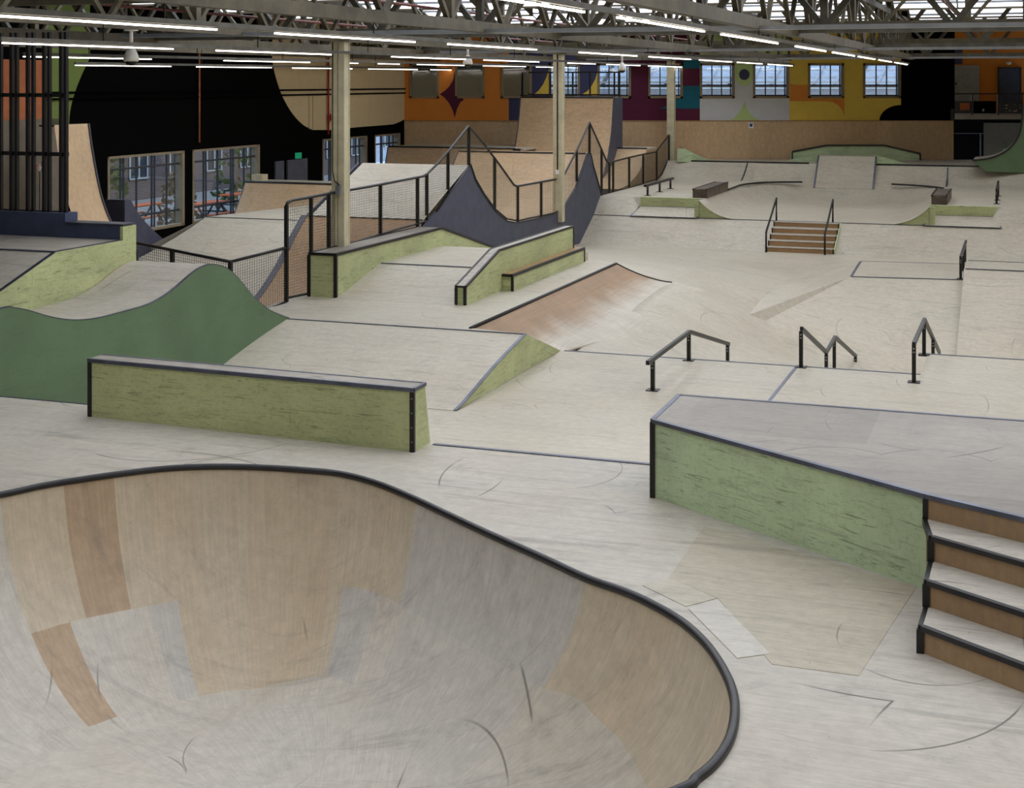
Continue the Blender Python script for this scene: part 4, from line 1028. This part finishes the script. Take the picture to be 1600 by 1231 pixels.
# recess and balcony right of the mural wall
RY = WY+6.0
rec = thing('wall_right', at_Y(1545, 250, RY), None, None, kind='structure')
rr = lambda x0, x1, y0, y1, Y: [at_Y(x0, y1, Y), at_Y(x1, y1, Y), at_Y(x1, y0, Y), at_Y(x0, y0, Y)]
build('upper_wall', MB().extrude(rr(1440, 2500, -20, 178, RY), DY(.2)), 'orange', rec)
build('lower_wall', MB().extrude(rr(1440, 2500, 178, 300, RY), DY(.2)), 'wblack', rec)
build('grey_panel', MB().extrude(rr(1537, 1640, 192, 246, RY-.03), DY(.03)), 'wdark', rec)
build('frame_bars', MB().extrude(rr(1490, 1537, 208, 209, RY-.05), DY(.03)).extrude(rr(1531, 1533, 209, 246, RY-.05), DY(.03)), 'graphite', rec)
build('side_return', MB().extrude([at_Y(1490, 260, WY), at_Y(1490, 12, WY), at_Y(1490, 12, WY+.3), at_Y(1490, 260, WY+.3)], to_st(.04, 0, 0)), 'wblack', rec)
build('black_patch', MB().extrude(rr(1440, 1504, 60, 100, RY-.03), DY(.03)), 'indigo', rec)
d = thing('door_3', at_Y(1510, 180, RY-.1), None, None, kind='structure')
build('leaf', MB().extrude(rr(1491, 1530, 102, 178, RY-.08), DY(.06)), 'gal', d); build('handle', MB().extrude(rr(1493, 1495, 129, 133, RY-.12), DY(.05)), 'black', d)
d = thing('door_4', at_Y(1578, 180, RY-.1), None, None, kind='structure')
build('leaf', MB().extrude(rr(1562, 1594, 107, 178, RY-.08), DY(.06)), 'navy', d); build('frame', MB().extrude(rr(1560, 1562, 105, 178, RY-.1), DY(.08)).extrude(rr(1594, 1596, 105, 178, RY-.1), DY(.08)).extrude(rr(1560, 1596, 105, 107, RY-.1), DY(.08)), 'graphite', d)
bal = thing('balcony', at_Y(1545, 188, WY+1), 'concrete balcony with black railing above the dark recess', 'balcony')
BY = WY+1.0
build('slab', MB().extrude(rr(1487, 1700, 179.5, 186.5, BY), DY(5.0)), 'conc', bal)
for x in (1519, 1560, 1597): build('post', MB().extrude(rr(x-1, x+1, 146, 180, BY), DY(.05)), 'black', bal)
build('hand_rail', MB().extrude(rr(1489, 1700, 145.5, 147.5, BY), DY(.05)), 'black', bal)
for x0, x1, mt in ((1489, 1518, 'graphite'), (1521, 1556, 'wblack'), (1562, 1598, 'graphite'), (1600, 1640, 'graphite')):
    build('infill_panel', MB().extrude(rr(x0, x1, 158, 177, BY+.02), DY(.03)), mt, bal)
rnd = random.Random(3)
for i in range(10):
    x = rnd.uniform(1564, 1594); y = rnd.uniform(162, 174); build('painted_fleck', MB().extrude(rr(x, x+rnd.uniform(1.2, 4), y, y+rnd.uniform(.8, 2), BY+.0), DY(.01)), rnd.choice(['mint', 'gal', 'forest', 'pale']), bal)
build('painted_fleck', MB().extrude(rr(1500, 1515, 161, 172, BY), DY(.01)), 'wterra', bal)
build('painted_fleck', MB().extrude(rr(1535, 1538, 170, 174, BY), DY(.01)), 'gal', bal)
tag(build('exit_sign', MB().extrude(rr(1569, 1579, 233, 238, RY-.3), DY(.08)), 'exit'), 'small lit green exit sign low in the dark recess under the balcony', 'exit sign')
tag(build('wall_pillar', MB().extrude(rr(1486, 1491, 170, 189, WY-.07), DY(.06)), 'graphite', rec))
# small wall lamp by the orange door
pl_ = at_Y(1576, 98, RY-.1); tag(build('wall_lamp', MB(True).lathe((pl_[0], pl_[1]-.06, pl_[2]-.08), [(.02,0),(.09,.03),(.1,.08),(.06,.15)], 12), 'camw'), 'small white round wall lamp above the navy door', 'lamp')
# right and rear enclosure, off frame
wr_ = MB().box(9.0, 9.3, -12, 64, -2.6, 6.6); build('wall_right_side', wr_, 'wcream', None, kind='structure')
build('wall_front', MB().box(-21.5, 9.3, -12.3, -12, -2.6, 6.3), 'wcream', None, kind='structure')
# ================================================================== CEILING
ce_ = thing('ceiling', (-6, 25, 6.5), None, None, kind='structure')
RZ = 6.5
skies = []
for i, s in enumerate(np.arange(-20.4, 9.5, 4.1)):
    pass
trs = [-24.1+4.1*i for i in range(0, 9)]            # s = ... -19.99, -15.9, -11.8, -7.7, -3.6, .5
trs = [-20.0, -15.9, -11.8, -7.65, -3.55, .55, 4.65]
girders = [-2.7, 10.5, 23.7, 36.9, 49.6]
roof = MB(); sk = []
edges = [-21.6] + trs + [9.3]
for a, b in zip(edges[:-1], edges[1:]):
    c0, c1 = a+.55, b-.55
    if b-a < 2.5: roof.box(a, b, -12, 64, RZ, RZ+.12); continue
    roof.box(a, c0, -12, 64, RZ, RZ+.12).box(c1, b, -12, 64, RZ, RZ+.12)
    tt_ = [-12] + girders + [64]
    for u, v in zip(tt_[:-1], tt_[1:]):
        n = 3 if v-u > 8 else 1
        cut = [u+.7+(v-u-1.4)*j/n for j in range(n+1)]
        roof.box(c0, c1, u, u+.7, RZ, RZ+.12).box(c0, c1, v-.7, v, RZ, RZ+.12)
        for j in range(n):
            lit = (c0 > -13.0 or (c0 > -17 and u > 20) or (c0 > -21 and 23 < u < 36)) and u < 49  # left bays lit as well, skylights added to brighten the ramps below
            x0, x1 = cut[j]+.25, cut[j+1]-.25
            roof.box(c0, c1, cut[j], x0, RZ, RZ+.12).box(c0, c1, x1, cut[j+1], RZ, RZ+.12)
            if not lit: roof.box(c0, c1, x0, x1, RZ, RZ+.12)
            else: sk.append((c0, c1, x0, x1))
DROP = 1.15
for (c0, c1, x0, x1) in sk:                          # sloping translucent sheets, high at the near end and low at the far end, with closed cheeks
    for sx in (c0, c1): roof.prism_t([(x0, RZ), (x1, RZ), (x1, RZ-DROP), (x0, RZ-.05)], sx-.03, sx+.03)
    roof.box(c0, c1, x1, x1+.06, RZ-DROP, RZ)
build('roof_board', roof, 'roof', ce_)
for (c0, c1, x0, x1) in sk:
    zz = lambda y: RZ-.05-(DROP-.1)*(y-x0)/(x1-x0)
    o = build('skylight', MB().prism_t([(x0, zz(x0)), (x1, zz(x1)), (x1, zz(x1)+.03), (x0, zz(x0)+.03)], c0+.03, c1-.03), 'skyd' if x0 > 36 and c0 > -9 else ('skyn' if x0 < 9 else 'sky'), ce_)
    gb = MB(); y = x0+.6
    while y < x1: gb.box(c0, c1, y-.025, y+.025, zz(y)-.06, zz(y)-.005); y += .6
    gb.bar(((c0+c1)/2, x0, zz(x0)-.02), ((c0+c1)/2, x1, zz(x1)-.02), .04, .03)
    build('glazing_bar', gb, 'gal', o)
def truss(a, b, zb_, zt_, n, mat, w=.14, web=.07):
    m = MB(); A, B = Vector(a), Vector(b)
    up = Vector((0, 0, 1))
    m.bar(A+up*zb_, B+up*zb_, w, .16); m.bar(A+up*zt_, B+up*zt_, w, .14)
    for i in range(n):
        p = A+(B-A)*(i/n); q = A+(B-A)*((i+1)/n); mid = (p+q)/2
        m.bar(p+up*zb_, mid+up*zt_, web, web); m.bar(mid+up*zt_, q+up*zb_, web, web)
        if i % 3 == 0: m.bar(p+up*(zb_-.0), p+up*zt_, w*.9, .12)
    return m
for s in trs:
    build('roof_truss', truss((s, -8, 0), (s, 49.8, 0), 4.42, 5.55, 26, 'truss'), 'truss', ce_)
for t in girders[1:]:
    build('girder_truss', truss((-21.2, t, 0), (9, t, 0), 4.48, 5.75, 15, 'trussd', .16, .1), 'trussd', ce_)
for t in (17.0, 30.3, 43.2):
    build('girder_truss', truss((-21.2, t, 0), (9, t, 0), 4.78, 5.75, 18, 'truss', .12, .07), 'truss', ce_)
for s, t, z in ((-9.8, 3, 4.9), (-1.5, 3, 5.2), (-14, 8, 4.85)):
    build('sprinkler_pipe', MB(True).tube([(s, t, z), (s, 49, z)], .025, 6), 'rust', ce_)
for t in (20.0, 33.6, 46.5): build('cable_tray', MB().box(-14, 9, t-.08, t+.08, 4.33, 4.39), 'gal', ce_)
for s in (-13.4, -9.8, -5.6, -1.5): build('purlin', MB().box(s-.05, s+.05, -8, 50, 6.2, 6.4), 'truss', ce_)

# ================================================================== LIGHT ROWS
def light_row(label, s, pxs, h0, h1, tubes):
    """tubes: pixel intervals of the lit lengths; the row keeps to s, with heights running h0 -> h1"""
    ta, tb = at_s(pxs[0], 50, s)[1], at_s(pxs[1], 50, s)[1]
    z_of = lambda t: CH + h0 + (h1-h0)*(t-ta)/(tb-ta)
    r = thing('light_track', (s, (ta+tb)/2, z_of(ta)), label, 'light', 'hanging lamp rows')
    build('housing', MB().bar((s, ta, z_of(ta)+.05), (s, tb, z_of(tb)+.045), .045, .05), 'trussd', r)
    for a, b in tubes:
        t0, t1 = at_s(a, 50, s)[1], at_s(b, 50, s)[1]
        build('lamp_tube', MB().bar((s, t0, z_of(t0)), (s, t1, z_of(t1)), .026, .018), 'tube', r)
    for i in range(9):
        t = ta+(tb-ta)*(i+.5)/9; build('hanger', MB().box(s-.006, s+.006, t-.006, t+.006, z_of(t)+.07, 4.42), 'camd', r)
def hh(px, py, s): return at_s(px, py, s)[2]-CH
light_row('row of lamp tubes nearest the right, running far to the mural', -3.5, (770, 1420), hh(770, -4.5, -3.5), hh(1420, 101.4, -3.5),
          [(700,766),(770,912),(965,1100),(1127,1215),(1243,1290),(1301,1335),(1341,1367),(1373,1393),(1398,1418)])
light_row('second row of lamp tubes from the right under the trusses', -7.6, (0, 1240), hh(0, 25, -7.6), hh(1240, 103, -7.6),
          [(-60,-10),(0,338),(430,648),(700,838),(905,995),(1014,1079),(1093,1143),(1152,1191),(1200,1238)])
light_row('row of lamp tubes along the column line', -11.7, (0, 1070), hh(0, 67, -11.7), hh(1070, 105, -11.7),
          [(4,270),(338,517),(612,727),(756,842),(887,930),(948,1000),(1013,1070)])
light_row('row of lamp tubes in front of the black left wall', -15.9, (37, 908), hh(37, 88.5, -15.9), hh(908, 106, -15.9),
          [(37,236),(350,484),(541,559),(591,624),(652,730),(755,821),(838,908)])
light_row('leftmost row of lamp tubes close to the black wall', -19.6, (117, 830), hh(117, 102, -19.6), hh(830, 111, -19.6),
          [(118,267),(307,424),(457,550),(576,652),(673,757),(790,830)])

# ================================================================== DOME CAMERAS
def dome(px, py, t, lab, zt=4.6):
    p = at_t(px, py, t); s, z = p[0], p[2]
    c = thing('dome_camera', (s, t, z), lab, 'security camera', 'white hanging dome cameras')
    k = t/25.0
    build('ceiling_plate', MB(True).lathe((s, t, z+.55), [(.11,0),(.11,.03)], 14), 'camw', c)
    build('stem', MB(True).tube([(s, t, z+.26), (s, t, z+.56)], .03, 8), 'camw', c)
    build('housing', MB(True).lathe((s, t, z+.07), [(.11,0),(.125,.03),(.1,.12),(.06,.2),(.035,.23)], 18), 'camw', c)
    build('lens_dome', MB(True).lathe((s, t, z), [(.015,0),(.06,.012),(.088,.04),(.095,.075)], 18), 'camd', c)
    return c
dome(205, 103, 19.0, 'white dome camera hanging above the left bar screen')
dome(731, 105, 33.0, 'white dome camera hanging before the orange mural')
dome(972, 114, 39.5, 'white dome camera hanging before the plum mural')

# ================================================================== OUTSIDE
gr = build('ground_outside', MB().box(-70, LW-.3, 5, 75, -1.3, -1.15), 'paver', None, kind='structure')
def facade(name, lab, t0, t1, s, zt, mat, nw):
    b = thing(name, (s, (t0+t1)/2, -1.15), lab, 'building')
    build('wall', MB().box(s-1, s, t0, t1, -1.15, zt), mat, b)
    for j in range(nw):
        t = t0+(t1-t0)*(j+.5)/nw
        for z0, z1 in ((-.3, 1.25), (1.7, 3.2)):
            w = build('window', MB().box(s, s+.06, t-.62, t+.62, z0, z1), 'dframe', b)
            fm = MB()
            for dt in (-.62, 0, .58): fm.box(s+.05, s+.1, t+dt, t+dt+.05, z0, z1)
            for z in (z0, (z0+z1)/2+.3, z1-.05): fm.box(s+.05, s+.1, t-.62, t+.62, z, z+.05)
            build('window_frame', fm, 'camw', w)
facade('brick_house', 'brown brick building with white framed windows outside the left windows', 36, 70, -33.5, 6, 'brick', 12)
facade('pale_house', 'pale brick building outside the far left windows', 70.5, 98, -36, 7, 'pale', 9)
def shrub(lab, s, t, r, h, mat):
    m = MB(True); rg = random.Random(int(s*13+t*7))
    for i in range(140):
        a, u = rg.uniform(0, 6.28), rg.random(); rr_ = r*math.sqrt(rg.random())*(1-.5*u)
        x, y, z = s+rr_*math.cos(a), t+rr_*math.sin(a), -1.15+.15+h*u; q = .1+.08*rg.random()
        n = [Vector((rg.uniform(-1, 1), rg.uniform(-1, 1), rg.uniform(-1, 1))).normalized()*q for _ in range(2)]
        c = Vector((x, y, z)); m.poly([c-n[0], c-n[1], c+n[0], c+n[1]])
    o = thing('shrub', (s, t, -1.15), lab, 'shrub'); build('foliage', m, mat, o)
    build('stem', MB().box(s-.03, s+.03, t-.03, t+.03, -1.15, -1.15+h*.7), 'brown', o)
shrub('tall green shrub outside the second left window', -27, 45.5, 1.0, 2.9, 'leafa')
shrub('dark green shrub outside the second left window, right of the tall one', -28, 49.5, 1.2, 2.2, 'leafa')
shrub('dry brown shrub low outside the first left window', -25, 38.5, .9, 1.7, 'leafb')
shrub('green shrub at the left edge of the first left window', -26.5, 37.0, .8, 2.5, 'leafa')
for i, (s, t, l) in enumerate(((-25.5, 41.0, 'orange picnic bench outside between the left windows'), (-26.5, 44.8, 'orange picnic bench outside the second left window'), (-27.0, 39.6, 'orange picnic bench outside the first left window'))):
    b = thing('picnic_bench', (s, t, -1.15), l, 'bench'); build('top', MB().box(s-.3, s+.3, t-.9, t+.9, -.42, -.38), 'obench', b)
    build('seat', MB().box(s-.75, s-.55, t-.9, t+.9, -.74, -.71), 'obench', b); build('seat', MB().box(s+.55, s+.75, t-.9, t+.9, -.74, -.71), 'obench', b)
    for dt in (-.7, .7): build('leg', MB().bar((s-.55, t+dt, -1.15), (s-.1, t+dt, -.42), .05).bar((s+.55, t+dt, -1.15), (s+.1, t+dt, -.42), .05).bar((s-.7, t+dt, -.74), (s+.7, t+dt, -.74), .05), 'dframe', b)
# neighbouring hall behind the mural windows
nh = thing('neighbour_hall', at_Y(1150, 170, WY+14), 'grey hall roofs seen through the mural windows', 'building')
build('roof_slope', MB().extrude([at_Y(830, 134, WY+16), at_Y(1560, 134, WY+16), at_Y(1560, 60, WY+24), at_Y(830, 60, WY+24)], DY(.3)), 'roofz', nh)
for i in range(22):
    x = 842+33*i; build('roof_rib', MB().bar(at_Y(x, 133, WY+15.9), at_Y(x+24, 88, WY+20.5), .12, .12), 'pale' if i % 3 else 'dframe', nh)
for y, Yd in ((121, 17.2), (110, 18.4)): build('roof_edge', MB().bar(at_Y(830, y, WY+Yd), at_Y(1560, y, WY+Yd), .1, .1), 'camw', nh)
build('gutter', MB().extrude(rr(830, 1560, 133, 137, WY+15.5), DY(.2)), 'dframe', nh)
build('white_band', MB().extrude(rr(830, 1560, 127, 130, WY+15.6), DY(.2)), 'camw', nh)
build('lower_wall', MB().extrude(rr(830, 1560, 138, 200, WY+15.7), DY(.2)), 'pale', nh)

# ================================================================== WORLD, CAMERA
w = bpy.data.worlds.new('sky'); bpy.context.scene.world = w; w.use_nodes = True
bg = w.node_tree.nodes['Background']; bg.inputs[0].default_value = lin((212, 222, 240)); bg.inputs[1].default_value = 7.0
cam = bpy.data.cameras.new('camera'); co = bpy.data.objects.new('camera', cam); C.objects.link(co)
co.location = (0, 0, CH); co.rotation_euler = (math.pi/2, 0, 0)
cam.sensor_fit = 'HORIZONTAL'; cam.sensor_width = 36.0; cam.lens = 36.0*F/1600.0
cam.shift_x = 0.0; cam.shift_y = -(1231/2.0-HY)/1600.0; cam.clip_end = 400
S = bpy.context.scene; S.camera = co
S.view_settings.view_transform = 'Standard'; S.view_settings.look = 'None'; S.view_settings.gamma = 1.0
S.view_settings.use_curve_mapping = False; S.view_settings.exposure = -1.62
S.cycles.max_bounces = 6; S.cycles.diffuse_bounces = 4; S.cycles.transparent_max_bounces = 12
